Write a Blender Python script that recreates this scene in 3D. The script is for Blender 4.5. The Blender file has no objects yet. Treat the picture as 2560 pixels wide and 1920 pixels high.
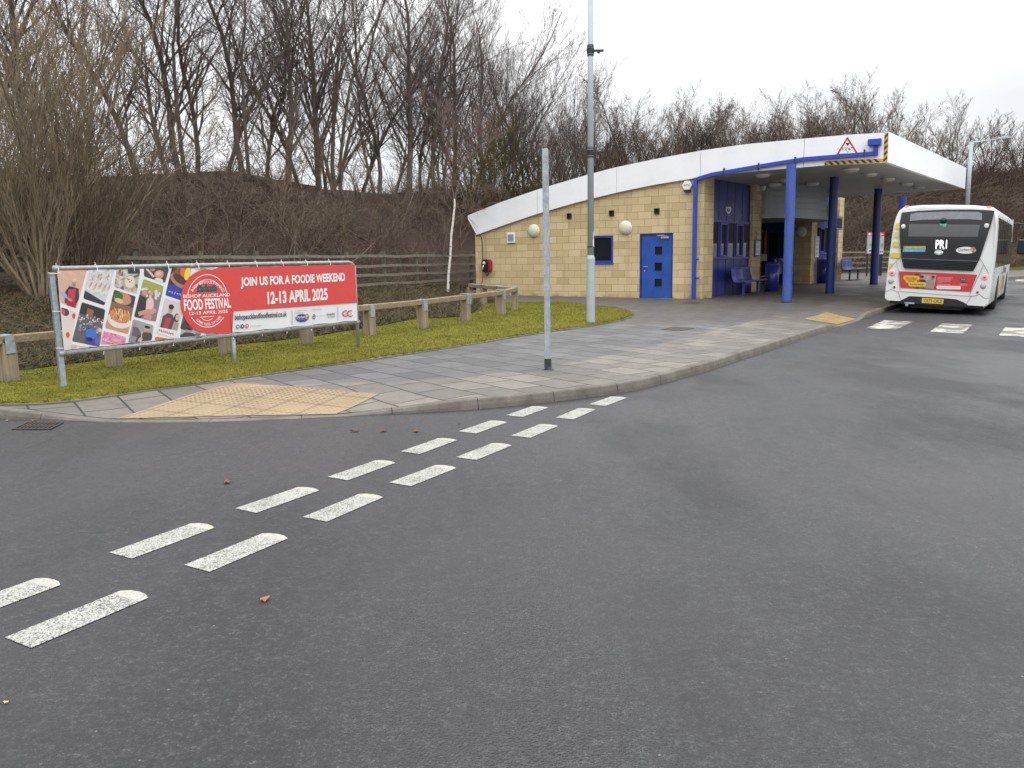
import bpy, math, random
import numpy as np
from math import sin, cos, pi, radians, sqrt, atan2, log, exp, hypot
from mathutils import Vector, Matrix

S = bpy.context.scene
COL = S.collection
# ------------------------------------------------------------------ camera
F, PITCH, ROLL, H = 2071.0, radians(8.575), radians(-.898), 1.572
_fw = np.array([0, cos(PITCH), -sin(PITCH)]); _r = np.array([1., 0, 0]); _u = np.cross(_r, _fw)
_rt = _r*cos(ROLL) + _u*sin(ROLL); _up = -_r*sin(ROLL) + _u*cos(ROLL)
cam = bpy.data.cameras.new('camera'); co = bpy.data.objects.new('camera', cam); COL.objects.link(co)
cam.sensor_width = 36; cam.lens = 36*F/2560; cam.clip_end = 2000; cam.clip_start = .05
M = Matrix(((_rt[0], _up[0], -_fw[0], 0), (_rt[1], _up[1], -_fw[1], 0), (_rt[2], _up[2], -_fw[2], H), (0, 0, 0, 1)))
co.matrix_world = M
S.camera = co
# ------------------------------------------------------------------ light
S.view_settings.view_transform = 'Standard'; S.view_settings.look = 'None'
S.view_settings.exposure = 0; S.view_settings.gamma = 1
W = bpy.data.worlds.new('World'); S.world = W; W.use_nodes = True
nt = W.node_tree; nt.nodes.clear()
def N(t, **k):
    n = nt.nodes.new(t)
    for a, b in k.items(): setattr(n, a, b)
    return n
out = N('ShaderNodeOutputWorld'); bg = N('ShaderNodeBackground'); tc = N('ShaderNodeTexCoord')
sky = N('ShaderNodeTexSky'); sky.sky_type = 'NISHITA'; sky.sun_disc = False
sky.sun_elevation = radians(38); sky.sun_rotation = radians(200)
hs = N('ShaderNodeHueSaturation'); hs.inputs['Saturation'].default_value = .18; hs.inputs['Value'].default_value = .055
nt.links.new(sky.outputs[0], hs.inputs['Color'])
sep = N('ShaderNodeSeparateXYZ'); nt.links.new(tc.outputs['Generated'], sep.inputs[0])
rmp = N('ShaderNodeValToRGB'); e = rmp.color_ramp.elements
e[0].position = 0; e[0].color = (.76, .77, .79, 1); e[1].position = 1; e[1].color = (2.75, 2.77, 2.82, 1)
x = e.new(.14); x.color = (.80, .81, .825, 1)
x = e.new(.4); x.color = (1.35, 1.36, 1.38, 1)
nt.links.new(sep.outputs['Z'], rmp.inputs[0])
mp = N('ShaderNodeMapping'); mp.inputs['Scale'].default_value = (1, 1, 2.6); nt.links.new(tc.outputs['Generated'], mp.inputs[0])
nz = N('ShaderNodeTexNoise'); nz.inputs['Scale'].default_value = 2.3; nz.inputs['Detail'].default_value = 5; nz.inputs['Roughness'].default_value = .45
nt.links.new(mp.outputs[0], nz.inputs['Vector'])
cr = N('ShaderNodeValToRGB'); c = cr.color_ramp.elements
c[0].position = .43; c[0].color = (.82, .835, .86, 1); c[1].position = .58; c[1].color = (1, 1, 1, 1)
nt.links.new(nz.outputs[0], cr.inputs[0])
mu = N('ShaderNodeMix', data_type='RGBA', blend_type='MULTIPLY'); mu.inputs[0].default_value = 1
nt.links.new(rmp.outputs[0], mu.inputs[6]); nt.links.new(cr.outputs[0], mu.inputs[7])
mx = N('ShaderNodeMix', data_type='RGBA', blend_type='MIX'); mx.inputs[0].default_value = .9
nt.links.new(hs.outputs[0], mx.inputs[6]); nt.links.new(mu.outputs[2], mx.inputs[7])
nt.links.new(mx.outputs[2], bg.inputs[0]); bg.inputs[1].default_value = 1.38
nt.links.new(bg.outputs[0], out.inputs[0])
sl = bpy.data.lights.new('sun', 'SUN'); sl.energy = .7; sl.angle = radians(40); sl.color = (1, .97, .93)
so = bpy.data.objects.new('sun', sl); COL.objects.link(so)
so.rotation_euler = (radians(52), 0, radians(20))   # from behind the camera, high
S.cycles.max_bounces = 6; S.cycles.diffuse_bounces = 3; S.cycles.glossy_bounces = 3
S.cycles.transmission_bounces = 3; S.cycles.use_denoising = True

# ------------------------------------------------------------------ geometry helpers
def D(px, py): return _fw*F + _rt*(px-1280) - _up*(py-960)
def ss(t): t = min(1, max(0, t)); return t*t*(3-2*t)
def G(y):                                          # fall of the road
    t = min(y, 36)-17
    return .014*(log(1+exp(t)) if t < 30 else t)
def gpf(px, py, zf):
    d = D(px, py); z = 0.
    for _ in range(50):
        t = (H-z)/-d[2]; z = .5*z+.5*zf(d[0]*t, d[1]*t)
    return np.array([d[0]*t, d[1]*t, z])
def gr(px, py): return gpf(px, py, lambda x, y: G(y))
KERB = [(-500,1046),(0,1048.7),(41,1050),(120,1053),(194,1055),(262,1056),(407,1058),(610,1054),(842,1043),(930,1039),(1032,1034),(1120,1029),(1209,1023),(1364,1007),
        (1491,993),(1590,977.5),(1646,963),(1680,953),(1743,935),(1790,922),(1847,902),(1900,885),(1933,874),(2004,849),(2032,840),(2097,818),(2130,808),(2160,798),(2198,785)]
KP = [gr(*k) for k in KERB]
KP = [np.array([-16., 12.6, 0]), np.array([-11., 10.6, 0])] + [k for k in KP[1:]]
_e = KP[-1]; _w = np.array([sin(radians(35.5)), cos(radians(35.5))])
KP += [np.array([_e[0]+_w[0]*t, _e[1]+_w[1]*t, 0]) for t in (3, 8, 14, 20)]
_e = KP[-1]; KP += [np.array([_e[0]+3.5, _e[1]+3, 0]), np.array([_e[0]+9, _e[1]+4.5, 0]), np.array([_e[0]+30, _e[1]+6, 0])]
KXY = np.array([k[:2] for k in KP])
def poly_d(x, y, P=KXY):
    a = P[:-1]; b = P[1:]; ab = b-a; ap = np.array([x, y])-a
    t = np.clip((ap*ab).sum(1)/(ab*ab).sum(1), 0, 1); q = ap-ab*t[:, None]
    d = np.hypot(q[:, 0], q[:, 1]); i = int(d.argmin())
    return d[i], i+t[i], ab[i][0]*ap[i][1]-ab[i][1]*ap[i][0]
def chain_len(P):
    return np.concatenate([[0], np.cumsum(np.hypot(*(P[1:]-P[:-1]).T))])
KL = chain_len(KXY)
def kparam(i): j = min(int(i), len(KL)-2); return KL[j]+(KL[j+1]-KL[j])*(i-j)
def drop_at(s):                                    # 1 where the kerb is lowered
    a0, a1 = kparam(5.0+1), kparam(8.2+1); b0, b1 = kparam(25.2+1), kparam(26.6+1)
    d = 0
    for p, q, g in ((a0, a1, 1.3), (b0, b1, 1.0)):
        if p <= s <= q: d = 1
        elif p-g < s < p: d = max(d, 1-(p-s)/g)
        elif q < s < q+g: d = max(d, 1-(s-q)/g)
    return d
def PZ(x, y):                                      # pavement height
    d, i, _ = poly_d(x, y)
    dr = drop_at(kparam(i))
    kh = .115-.105*dr*(1-ss(d/1.5))
    return G(y)+kh+.08*ss((y-12)/8)*ss(d/2.5)
def gp(px, py, e=0): return gpf(px, py, lambda x, y: PZ(x, y)+e)
def V(p): return np.array([float(a) for a in p])

class MB:
    def __init__(s): s.v = []; s.f = []; s.c = []; s.T = None
    def add(s, vs, fs, col=None):
        n = len(s.v)
        for p in vs: s.v.append(tuple(s.T(*p)) if s.T else tuple(p))
        for f in fs: s.f.append([n+i for i in f]); s.c.append(col)
        return s
    def box(s, x0, x1, y0, y1, z0, z1, col=None):
        return s.add([(x0,y0,z0),(x1,y0,z0),(x1,y1,z0),(x0,y1,z0),(x0,y0,z1),(x1,y0,z1),(x1,y1,z1),(x0,y1,z1)],
                     [(3,2,1,0),(4,5,6,7),(0,1,5,4),(1,2,6,5),(2,3,7,6),(3,0,4,7)], col)
    def prism(s, pts, y0, y1, col=None):           # polygon in xz, extruded along y
        n = len(pts)
        vs = [(a, y0, b) for a, b in pts]+[(a, y1, b) for a, b in pts]
        return s.add(vs, [list(range(n)), list(range(2*n-1, n-1, -1))]+[((i+1) % n, i, n+i, n+(i+1) % n) for i in range(n)], col)
    def cyl(s, p0, p1, r0, r1=None, n=16, col=None, cap=True):
        r1 = r0 if r1 is None else r1
        p0 = Vector(p0); p1 = Vector(p1); a = (p1-p0).normalized()
        b = a.orthogonal().normalized(); c = a.cross(b)
        vs = []
        for p, r in ((p0, r0), (p1, r1)):
            for i in range(n):
                t = 2*pi*i/n; q = p+b*(r*cos(t))+c*(r*sin(t)); vs.append(tuple(q))
        fs = [(i, (i+1) % n, n+(i+1) % n, n+i) for i in range(n)]
        if cap: fs += [list(range(n-1, -1, -1)), list(range(n, 2*n))]
        return s.add(vs, fs, col)
    def tube(s, pts, r, n=8, col=None):
        pts = [Vector(p) for p in pts]; vs = []; fs = []; b = None
        for k, p in enumerate(pts):
            a = (pts[min(k+1, len(pts)-1)]-pts[max(k-1, 0)]).normalized()
            b = a.orthogonal().normalized() if b is None else (b-a*b.dot(a)).normalized()
            c = a.cross(b)
            for i in range(n):
                t = 2*pi*i/n; vs.append(tuple(p+b*(r*cos(t))+c*(r*sin(t))))
        for k in range(len(pts)-1):
            fs += [(k*n+i, k*n+(i+1) % n, (k+1)*n+(i+1) % n, (k+1)*n+i) for i in range(n)]
        fs += [list(range(n-1, -1, -1)), list(range(len(vs)-n, len(vs)))]
        return s.add(vs, fs, col)
    def dome(s, c, ax, r, h, n=20, m=5, col=None):  # flattened hemisphere
        c = Vector(c); a = Vector(ax).normalized(); b = a.orthogonal().normalized(); d = a.cross(b)
        vs = []; fs = []
        for j in range(m):
            t = j/m*pi/2
            for i in range(n):
                q = 2*pi*i/n; vs.append(tuple(c+(b*cos(q)+d*sin(q))*(r*cos(t))+a*(h*sin(t))))
        vs.append(tuple(c+a*h))
        for j in range(m-1): fs += [(j*n+i, j*n+(i+1) % n, (j+1)*n+(i+1) % n, (j+1)*n+i) for i in range(n)]
        fs += [((m-1)*n+i, (m-1)*n+(i+1) % n, m*n) for i in range(n)]
        return s.add(vs, fs, col)
    def build(s, name, mat, parent=None, smooth=False, bevel=0, mw=None):
        me = bpy.data.meshes.new(name)
        me.from_pydata(s.v, [], s.f); me.update()
        if any(c is not None for c in s.c):
            ca = me.color_attributes.new('col', 'FLOAT_COLOR', 'CORNER'); a = np.zeros((len(me.loops), 4), 'f'); k = 0
            for f, c in zip(s.f, s.c):
                cc = (*(c or (1, 1, 1)), 1); a[k:k+len(f)] = cc; k += len(f)
            ca.data.foreach_set('color', a.ravel())
        me.materials.append(mat)
        if smooth: me.polygons.foreach_set('use_smooth', [True]*len(me.polygons))
        o = bpy.data.objects.new(name, me); COL.objects.link(o)
        if parent: o.parent = parent
        if bevel:
            m = o.modifiers.new('bevel', 'BEVEL'); m.width = bevel; m.segments = 2; m.limit_method = 'ANGLE'
        return o
def tag(o, label=None, cat=None, group=None, kind=None):
    if label: o['label'] = label
    if cat: o['category'] = cat
    if group: o['group'] = group
    if kind: o['kind'] = kind
    return o
def root(name, loc, rz, label, cat, group=None):
    o = bpy.data.objects.new(name, None); COL.objects.link(o); o.empty_display_size = .2
    o.location = loc; o.rotation_euler = (0, 0, rz); return tag(o, label, cat, group)
def copy_tree(o, parent=None):
    c = o.copy(); COL.objects.link(c)
    if parent: c.parent = parent
    for ch in list(o.children): copy_tree(ch, c)
    return c

# ------------------------------------------------------------------ text and print
_tc = {}
def glyphs(s, bold=.0, res=3):
    k = (s, bold)
    if k not in _tc:
        cu = bpy.data.curves.new('t', 'FONT'); cu.body = s; cu.offset = bold; cu.resolution_u = res
        ob = bpy.data.objects.new('t', cu); COL.objects.link(ob); bpy.context.view_layer.update()
        me = bpy.data.meshes.new_from_object(ob.evaluated_get(bpy.context.evaluated_depsgraph_get()))
        vs = np.array([v.co[:2] for v in me.vertices]); fs = [list(p.vertices) for p in me.polygons]
        bpy.data.objects.remove(ob); bpy.data.curves.remove(cu); bpy.data.meshes.remove(me)
        mn = vs.min(0); mxx = vs.max(0); _tc[k] = ((vs-mn)/(mxx-mn), fs, (mxx-mn))
    return _tc[k]
class Print:
    """flat printed artwork: coloured polygons laid on a surface, map(u,v)->(a,b) in the surface plane"""
    def __init__(s, m=None): s.m = m or (lambda u, v: (u, v)); s.items = []
    def poly(s, pts, col, L=1, clip=None):
        if clip:
            pts = clipc(pts, clip)
            if len(pts) < 3: return s
        s.items.append(([s.m(*p) for p in pts], [list(range(len(pts)))], col, L)); return s
    def rect(s, x0, y0, x1, y1, col, L=1, clip=None): return s.poly([(x0,y0),(x1,y0),(x1,y1),(x0,y1)], col, L, clip)
    def ell(s, cx, cy, rx, ry, col, L=1, n=24, rot=0, clip=None):
        return s.poly([(cx+rx*cos(t)*cos(rot)-ry*sin(t)*sin(rot), cy+rx*cos(t)*sin(rot)+ry*sin(t)*cos(rot)) for t in [2*pi*i/n for i in range(n)]], col, L, clip)
    def ring(s, cx, cy, rx, ry, w, a0, a1, col, L=1, n=40):
        vs = []
        for i in range(n+1):
            t = a0+(a1-a0)*i/n
            vs += [s.m(cx+rx*cos(t), cy+ry*sin(t)), s.m(cx+(rx-w)*cos(t), cy+(ry-w)*sin(t))]
        s.items.append((vs, [(2*i, 2*i+1, 2*i+3, 2*i+2) for i in range(n)], col, L)); return s
    def rr(s, x0, y0, x1, y1, r, col, L=1):
        pts = []
        for cx, cy, a in ((x1-r, y1-r, 0), (x0+r, y1-r, pi/2), (x0+r, y0+r, pi), (x1-r, y0+r, 3*pi/2)):
            pts += [(cx+r*cos(a+pi/2*i/6), cy+r*sin(a+pi/2*i/6)) for i in range(7)]
        return s.poly(pts, col, L)
    def text(s, t, quad, col, L=2, bold=.0):        # quad: bottom-left, bottom-right, top-right, top-left (input space)
        g, fs, _ = glyphs(t, bold); q = [V(s.m(*p)) for p in quad]
        vs = [tuple(q[0]*(1-a)*(1-b)+q[1]*a*(1-b)+q[2]*a*b+q[3]*(1-a)*b) for a, b in g]
        s.items.append((vs, fs, col, L)); return s
    def arc_text(s, t, cx, cy, r, h, a0, a1, col, L=2, bold=0, up=True):
        g, fs, _ = glyphs(t, bold); vs = []
        for a, b in g:
            th = a0+(a1-a0)*a; rr = r+h*b if up else r-h*b
            vs.append(s.m(cx+rr*cos(th), cy+rr*sin(th)))
        s.items.append((vs, fs, col, L)); return s
    def build(s, name, mat, parent, T, step=.0011, base=0):  # T(a,b,h)
        mb = MB()
        for vs, fs, col, L in s.items: mb.add([T(p[0], p[1], base+L*step) for p in vs], fs, col)
        return mb.build(name, mat, parent)
def clipc(pts, clip):
    ar = sum(clip[i][0]*clip[(i+1) % len(clip)][1]-clip[(i+1) % len(clip)][0]*clip[i][1] for i in range(len(clip)))
    sg = 1 if ar > 0 else -1; o = list(pts)
    for i in range(len(clip)):
        a = clip[i]; b = clip[(i+1) % len(clip)]; r = []
        f = lambda p: sg*((b[0]-a[0])*(p[1]-a[1])-(b[1]-a[1])*(p[0]-a[0]))
        for j in range(len(o)):
            p = o[j]; q = o[(j+1) % len(o)]; fp, fq = f(p), f(q)
            if fp >= 0: r.append(p)
            if (fp >= 0) != (fq >= 0):
                t = fp/(fp-fq); r.append((p[0]+(q[0]-p[0])*t, p[1]+(q[1]-p[1])*t))
        o = r
        if len(o) < 3: return []
    return o

# ------------------------------------------------------------------ materials
class Mat:
    def __init__(s, name, col=(.5, .5, .5), rough=.6, metal=0, spec=.5):
        s.m = bpy.data.materials.new(name); s.m.use_nodes = True; s.t = s.m.node_tree
        s.b = s.t.nodes['Principled BSDF']; s.b.inputs['Base Color'].default_value = (*col, 1)
        s.b.inputs['Roughness'].default_value = rough; s.b.inputs['Metallic'].default_value = metal
        s.b.inputs['Specular IOR Level'].default_value = spec
    def n(s, t, **k):
        n = s.t.nodes.new(t)
        for a, b in k.items():
            if a in n.inputs: n.inputs[a].default_value = b
            else: setattr(n, a, b)
        return n
    def l(s, a, b): s.t.links.new(a, b)
    def coord(s, kind='Object', scale=(1, 1, 1), rot=(0, 0, 0)):
        if kind == 'World': o = s.n('ShaderNodeNewGeometry').outputs['Position']
        else: o = s.n('ShaderNodeTexCoord').outputs[kind]
        m = s.n('ShaderNodeMapping'); m.inputs['Scale'].default_value = scale; m.inputs['Rotation'].default_value = rot
        s.l(o, m.inputs[0]); return m.outputs[0]
    def noise(s, vec, scale, detail=4, rough=.5):
        n = s.n('ShaderNodeTexNoise'); n.inputs['Scale'].default_value = scale; n.inputs['Detail'].default_value = detail
        n.inputs['Roughness'].default_value = rough; s.l(vec, n.inputs['Vector']); return n.outputs['Fac']
    def ramp(s, fac, stops):
        r = s.n('ShaderNodeValToRGB'); e = r.color_ramp.elements
        for i, (p, c) in enumerate(stops):
            if i < 2: el = e[i]; el.position = p
            else: el = e.new(p)
            el.color = (*c, 1) if not isinstance(c, (int, float)) else (c, c, c, 1)
        s.l(fac, r.inputs[0]); return r.outputs[0]
    def mix(s, fac, a, b, mode='MIX'):
        m = s.n('ShaderNodeMix', data_type='RGBA', blend_type=mode)
        for v, i in ((fac, 0), (a, 6), (b, 7)):
            if isinstance(v, (int, float)): m.inputs[i].default_value = v if i == 0 else (v, v, v, 1)
            elif isinstance(v, tuple): m.inputs[i].default_value = (*v, 1)
            else: s.l(v, m.inputs[i])
        return m.outputs[2]
    def math(s, op, a, b=0):
        m = s.n('ShaderNodeMath', operation=op)
        for v, i in ((a, 0), (b, 1)):
            if isinstance(v, (int, float)): m.inputs[i].default_value = v
            else: s.l(v, m.inputs[i])
        return m.outputs[0]
    def col(s, c): s.l(c, s.b.inputs['Base Color']); return s
    def ro(s, c): s.l(c, s.b.inputs['Roughness']); return s
    def bump(s, h, st=.3, dist=.01):
        b = s.n('ShaderNodeBump'); b.inputs['Strength'].default_value = st; b.inputs['Distance'].default_value = dist
        s.l(h, b.inputs['Height']); s.l(b.outputs[0], s.b.inputs['Normal']); return s
def simple(name, col, rough=.5, metal=0, var=.12, scale=6, spec=.5, bump=0, dirt=None):
    m = Mat(name, col, rough, metal, spec); v = m.coord('Object')
    n = m.noise(v, scale, 5, .6)
    c = m.ramp(n, [(.25, tuple(a*(1-var) for a in col)), (.75, tuple(min(1, a*(1+var)) for a in col))])
    if dirt:
        n2 = m.noise(v, scale*.37, 6, .65); f = m.ramp(n2, [(.52, 0.), (.72, 1.)])
        c = m.mix(m.math('MULTIPLY', f, dirt[1]), c, dirt[0])
    m.col(c)
    m.ro(m.ramp(n, [(.2, max(.02, rough-.1)), (.8, min(1, rough+.1))]))
    if bump: m.bump(m.noise(v, scale*6, 4), bump, .004)
    return m.m
def printmat(name, rough=.45):
    m = Mat(name, rough=rough); a = m.n('ShaderNodeVertexColor'); a.layer_name = 'col'
    v = m.coord('Object'); n = m.ramp(m.noise(v, 9, 4), [(.3, .93), (.7, 1.)])
    m.col(m.mix(1., a.outputs[0], n, 'MULTIPLY')); return m.m

ANG = radians(-35.5)
# asphalt
def asphalt():
    m = Mat('asphalt', rough=.55, spec=.62); v = m.coord('World')
    fine = m.noise(v, 95, 3, .8); co1 = m.noise(v, 34, 3, .7); co2 = m.noise(v, 11, 3, .7)
    big = m.noise(v, .20, 4, .55); mid = m.noise(v, 1.1, 5, .62)
    vo = m.n('ShaderNodeTexVoronoi'); vo.inputs['Scale'].default_value = 105; m.l(v, vo.inputs['Vector'])
    g = m.math('ADD', m.math('MULTIPLY', fine, .48), m.math('ADD', m.math('MULTIPLY', co1, .32), m.math('MULTIPLY', co2, .20)))
    c = m.ramp(g, [(.42, (.004, .004, .005)), (.470, (.012, .012, .0135)), (.512, (.024, .024, .0265)), (.548, (.043, .043, .046)), (.60, (.120, .120, .120))])
    c = m.mix(m.ramp(vo.outputs['Distance'], [(.0, .0), (.6, .5)]), c, (.022, .022, .022))
    c = m.mix(m.ramp(big, [(.42, 0.), (.62, .40)]), c, (.046, .045, .050))
    c = m.mix(m.ramp(mid, [(.34, .42), (.55, 0.)]), c, (.024, .0235, .025))
    vt = m.coord('World', (1.1, .16, 1), (0, 0, radians(34))); tr = m.noise(vt, 1.2, 4, .55)    # faint tyre wear along the lane
    c = m.mix(m.ramp(tr, [(.56, 0.), (.72, .30)]), c, (.036, .035, .035))
    sp = m.n('ShaderNodeTexVoronoi'); sp.inputs['Scale'].default_value = 11; m.l(v, sp.inputs['Vector'])
    st = m.ramp(sp.outputs['Distance'], [(.035, 1.), (.065, 0.)])
    c = m.mix(m.math('MULTIPLY', st, .6), c, m.ramp(sp.outputs['Color'], [(.5, (.008, .008, .008)), (.8, (.26, .25, .23))]))
    m.col(c)
    wet = m.noise(m.coord('World', (.5, .24, 1), (0, 0, radians(20))), 1., 5, .62)
    m.ro(m.mix(m.ramp(fine, [(.3, 0.), (.7, 1.)]), m.ramp(wet, [(.40, .26), (.60, .66)]), m.ramp(wet, [(.40, .42), (.60, .84)])))
    h = m.math('ADD', m.math('MULTIPLY', vo.outputs['Distance'], -.9), m.math('MULTIPLY', g, 1.6))
    m.bump(h, .8, .007); return m.m
def slab_mat():
    m = Mat('paving', rough=.6, spec=.45); v = m.coord('World', (1, 1, 1), (0, 0, radians(54.2)))
    def brick(scw, sch, mort):
        b = m.n('ShaderNodeTexBrick'); b.offset = .5; b.squash = 1
        b.inputs['Scale'].default_value = 1; b.inputs['Brick Width'].default_value = scw; b.inputs['Row Height'].default_value = sch
        b.inputs['Mortar Size'].default_value = mort; b.inputs['Mortar Smooth'].default_value = .25; b.inputs['Bias'].default_value = 0
        b.inputs['Color1'].default_value = (0, 0, 0, 1); b.inputs['Color2'].default_value = (1, 1, 1, 1); b.inputs['Mortar'].default_value = (.5, .5, .5, 1)
        m.l(v, b.inputs['Vector']); return b
    b = brick(.60, .45, .014)
    w = m.coord('World'); n1 = m.noise(w, .8, 5, .6); n2 = m.noise(w, 40, 5, .7); n3 = m.noise(w, .35, 3, .5); n4 = m.noise(w, 5, 6, .7)
    grey = m.ramp(b.outputs['Color'], [(.0, (.080, .078, .079)), (1., (.145, .140, .140))])
    buff = m.ramp(b.outputs['Color'], [(.0, (.125, .112, .095)), (.45, (.160, .143, .120)), (1., (.215, .192, .160))])
    at = m.n('ShaderNodeVertexColor'); at.layer_name = 'col'; sp = m.n('ShaderNodeSeparateColor'); m.l(at.outputs[0], sp.inputs[0])
    zone = m.math('ADD', sp.outputs[0], m.math('MULTIPLY', m.math('SUBTRACT', b.outputs['Color'], .5), .35))
    c = m.mix(m.ramp(zone, [(.45, 0.), (.55, 1.)]), grey, buff)
    brown = m.ramp(n4, [(.3, (.062, .050, .040)), (.7, (.115, .098, .080))])
    bf = m.math('ADD', sp.outputs[1], m.math('MULTIPLY', m.math('SUBTRACT', n1, .5), .6))
    c = m.mix(m.ramp(bf, [(.35, 0.), (.68, .85)]), c, brown)
    c = m.mix(1., c, m.ramp(n2, [(.25, .72), (.75, 1.2)]), 'MULTIPLY')
    c = m.mix(m.ramp(n3, [(.42, 0.), (.7, .25)]), c, (.09, .085, .085))
    lo = m.ramp(n4, [(.44, 0.), (.68, .42)]); c = m.mix(lo, c, (.058, .052, .046))
    fac = b.outputs['Fac']; c = m.mix(m.math('MULTIPLY', fac, .9), c, (.014, .013, .011))
    m.col(c); m.ro(m.ramp(n1, [(.3, .42), (.65, .72)]))
    m.bump(m.math('ADD', m.math('MULTIPLY', fac, -1.2), m.math('MULTIPLY', n2, .35)), .5, .004); return m.m
def kerb_mat():
    m = Mat('kerb_concrete', rough=.75); w = m.coord('World'); n = m.noise(w, 3, 6, .65); n2 = m.noise(w, 55, 4, .7)
    c = m.ramp(n, [(.3, (.090, .078, .063)), (.7, (.185, .165, .138))]); c = m.mix(1., c, m.ramp(n2, [(.25, .75), (.75, 1.15)]), 'MULTIPLY')
    m.col(c); m.bump(n2, .4, .003); return m.m
def grass_mat(name, a, b, c3, sc=2.2):
    m = Mat(name, rough=.95, spec=.1); w = m.coord('World'); n = m.noise(w, sc, 6, .7); n2 = m.noise(w, 38, 5, .8); n3 = m.noise(w, 7, 5, .7)
    c = m.ramp(n, [(.3, a), (.68, b)]); c = m.mix(m.ramp(n3, [(.55, 0.), (.75, .55)]), c, c3)
    c = m.mix(1., c, m.ramp(n2, [(.28, .42), (.72, 1.35)]), 'MULTIPLY'); m.col(c); m.bump(n2, .8, .03); return m.m
def block_mat():
    m = Mat('cast_stone_blocks', rough=.85, spec=.25); tcn = m.n('ShaderNodeTexCoord'); sp = m.n('ShaderNodeSeparateXYZ'); m.l(tcn.outputs['Object'], sp.inputs[0])
    cb = m.n('ShaderNodeCombineXYZ')
    m.l(m.math('ADD', sp.outputs[0], m.math('MULTIPLY', sp.outputs[1], .8)), cb.inputs[0]); m.l(m.math('SUBTRACT', sp.outputs[2], .286), cb.inputs[1])
    b = m.n('ShaderNodeTexBrick'); b.offset = .5; m.l(cb.outputs[0], b.inputs['Vector'])
    for k, vv in (('Scale', 1), ('Brick Width', .4365), ('Row Height', .2215), ('Mortar Size', .006), ('Mortar Smooth', .2), ('Bias', 0)): b.inputs[k].default_value = vv
    b.inputs['Color1'].default_value = (0, 0, 0, 1); b.inputs['Color2'].default_value = (1, 1, 1, 1); b.inputs['Mortar'].default_value = (.5, .5, .5, 1)
    v = m.coord('Object'); n = m.noise(v, 30, 4, .7); n2 = m.noise(v, 1.3, 5, .6)
    c = m.ramp(b.outputs['Color'], [(0., (.47, .365, .195)), (.5, (.55, .435, .245)), (1., (.60, .485, .29))])
    c = m.mix(1., c, m.ramp(n, [(.3, .88), (.7, 1.07)]), 'MULTIPLY'); c = m.mix(m.ramp(n2, [(.5, 0.), (.75, .3)]), c, (.33, .245, .13))
    vs = m.coord('Object', (3.2, 3.2, .16)); st = m.noise(vs, 1.0, 4, .6)        # water streaks
    c = m.mix(m.ramp(st, [(.60, 0.), (.74, .42)]), c, (.20, .135, .075))
    hz = m.math('SUBTRACT', sp.outputs[2], .286)
    low = m.math('MULTIPLY', m.ramp(hz, [(0., 1.), (.16, 0.)]), m.ramp(m.noise(v, 2.6, 4), [(.42, 0.), (.62, .9)]))
    c = m.mix(low, c, (.07, .065, .055))
    c = m.mix(m.math('MULTIPLY', b.outputs['Fac'], .8), c, (.20, .145, .085)); m.col(c)
    m.bump(m.math('ADD', m.math('MULTIPLY', b.outputs['Fac'], -1.5), m.math('MULTIPLY', n, .25)), .6, .005); return m.m
def wood_mat(name, a, b, axis=2, sc=1):
    m = Mat(name, rough=.8, spec=.3); s = [26*sc]*3; s[axis] = 1.3*sc; v = m.coord('Object', tuple(s)); n = m.noise(v, 1, 5, .65)
    w = m.coord('Object'); n2 = m.noise(w, 3, 4, .6)
    c = m.ramp(n, [(.3, a), (.7, b)]); c = m.mix(m.ramp(n2, [(.5, 0.), (.75, .5)]), c, tuple(x*.55 for x in a)); m.col(c); m.bump(n, .4, .004); return m.m
def metal_mat(name, col, rough=.45, metal=.35, rust=.0):
    m = Mat(name, rough=rough, metal=metal); v = m.coord('Object'); n = m.noise(v, 14, 5, .65); n2 = m.noise(v, 45, 3, .6)
    vo = m.n('ShaderNodeTexVoronoi'); vo.inputs['Scale'].default_value = 38; m.l(v, vo.inputs['Vector'])
    c = m.ramp(n, [(.3, tuple(x*.72 for x in col)), (.7, tuple(x*1.12 for x in col))])
    c = m.mix(.22, c, vo.outputs['Color'], 'SOFT_LIGHT')
    if rust: c = m.mix(m.math('MULTIPLY', m.ramp(m.noise(v, 7, 5, .7), [(.56, 0.), (.68, 1.)]), rust), c, (.16, .075, .035))
    m.col(c); m.ro(m.ramp(n2, [(.3, rough-.08), (.7, rough+.15)])); return m.m
def bark_mat(name, a, b, sc=9):
    m = Mat(name, rough=.9, spec=.15); v = m.coord('Object', (1, 1, .35)); n = m.noise(v, sc, 4, .7)
    oi = m.n('ShaderNodeObjectInfo'); c = m.ramp(n, [(.3, a), (.7, b)])
    c = m.mix(1., c, m.ramp(oi.outputs['Random'], [(0., .72), (1., 1.25)]), 'MULTIPLY'); m.col(c); return m.m
def blue_paint(name, col, rough=.4, fade=.25):
    m = Mat(name, rough=rough); v = m.coord('Object'); n = m.noise(v, 2.2, 5, .6); n2 = m.noise(v, 18, 5, .75)
    c = m.ramp(n, [(.3, tuple(x*.85 for x in col)), (.7, tuple(x*1.12 for x in col))])
    c = m.mix(m.ramp(n2, [(.58, 0.), (.72, fade)]), c, (.25, .30, .42)); m.col(c); m.ro(m.ramp(n, [(.3, rough-.1), (.7, rough+.12)])); return m.m
X = {}
X['asphalt'] = asphalt(); X['pave'] = slab_mat(); X['kerb'] = kerb_mat()
X['grass'] = grass_mat('mossy_lawn', (.122, .122, .018), (.225, .205, .032), (.100, .102, .022))
X['soil'] = grass_mat('bed_soil', (.045, .034, .024), (.085, .066, .042), (.040, .042, .018), 1.5)
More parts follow.
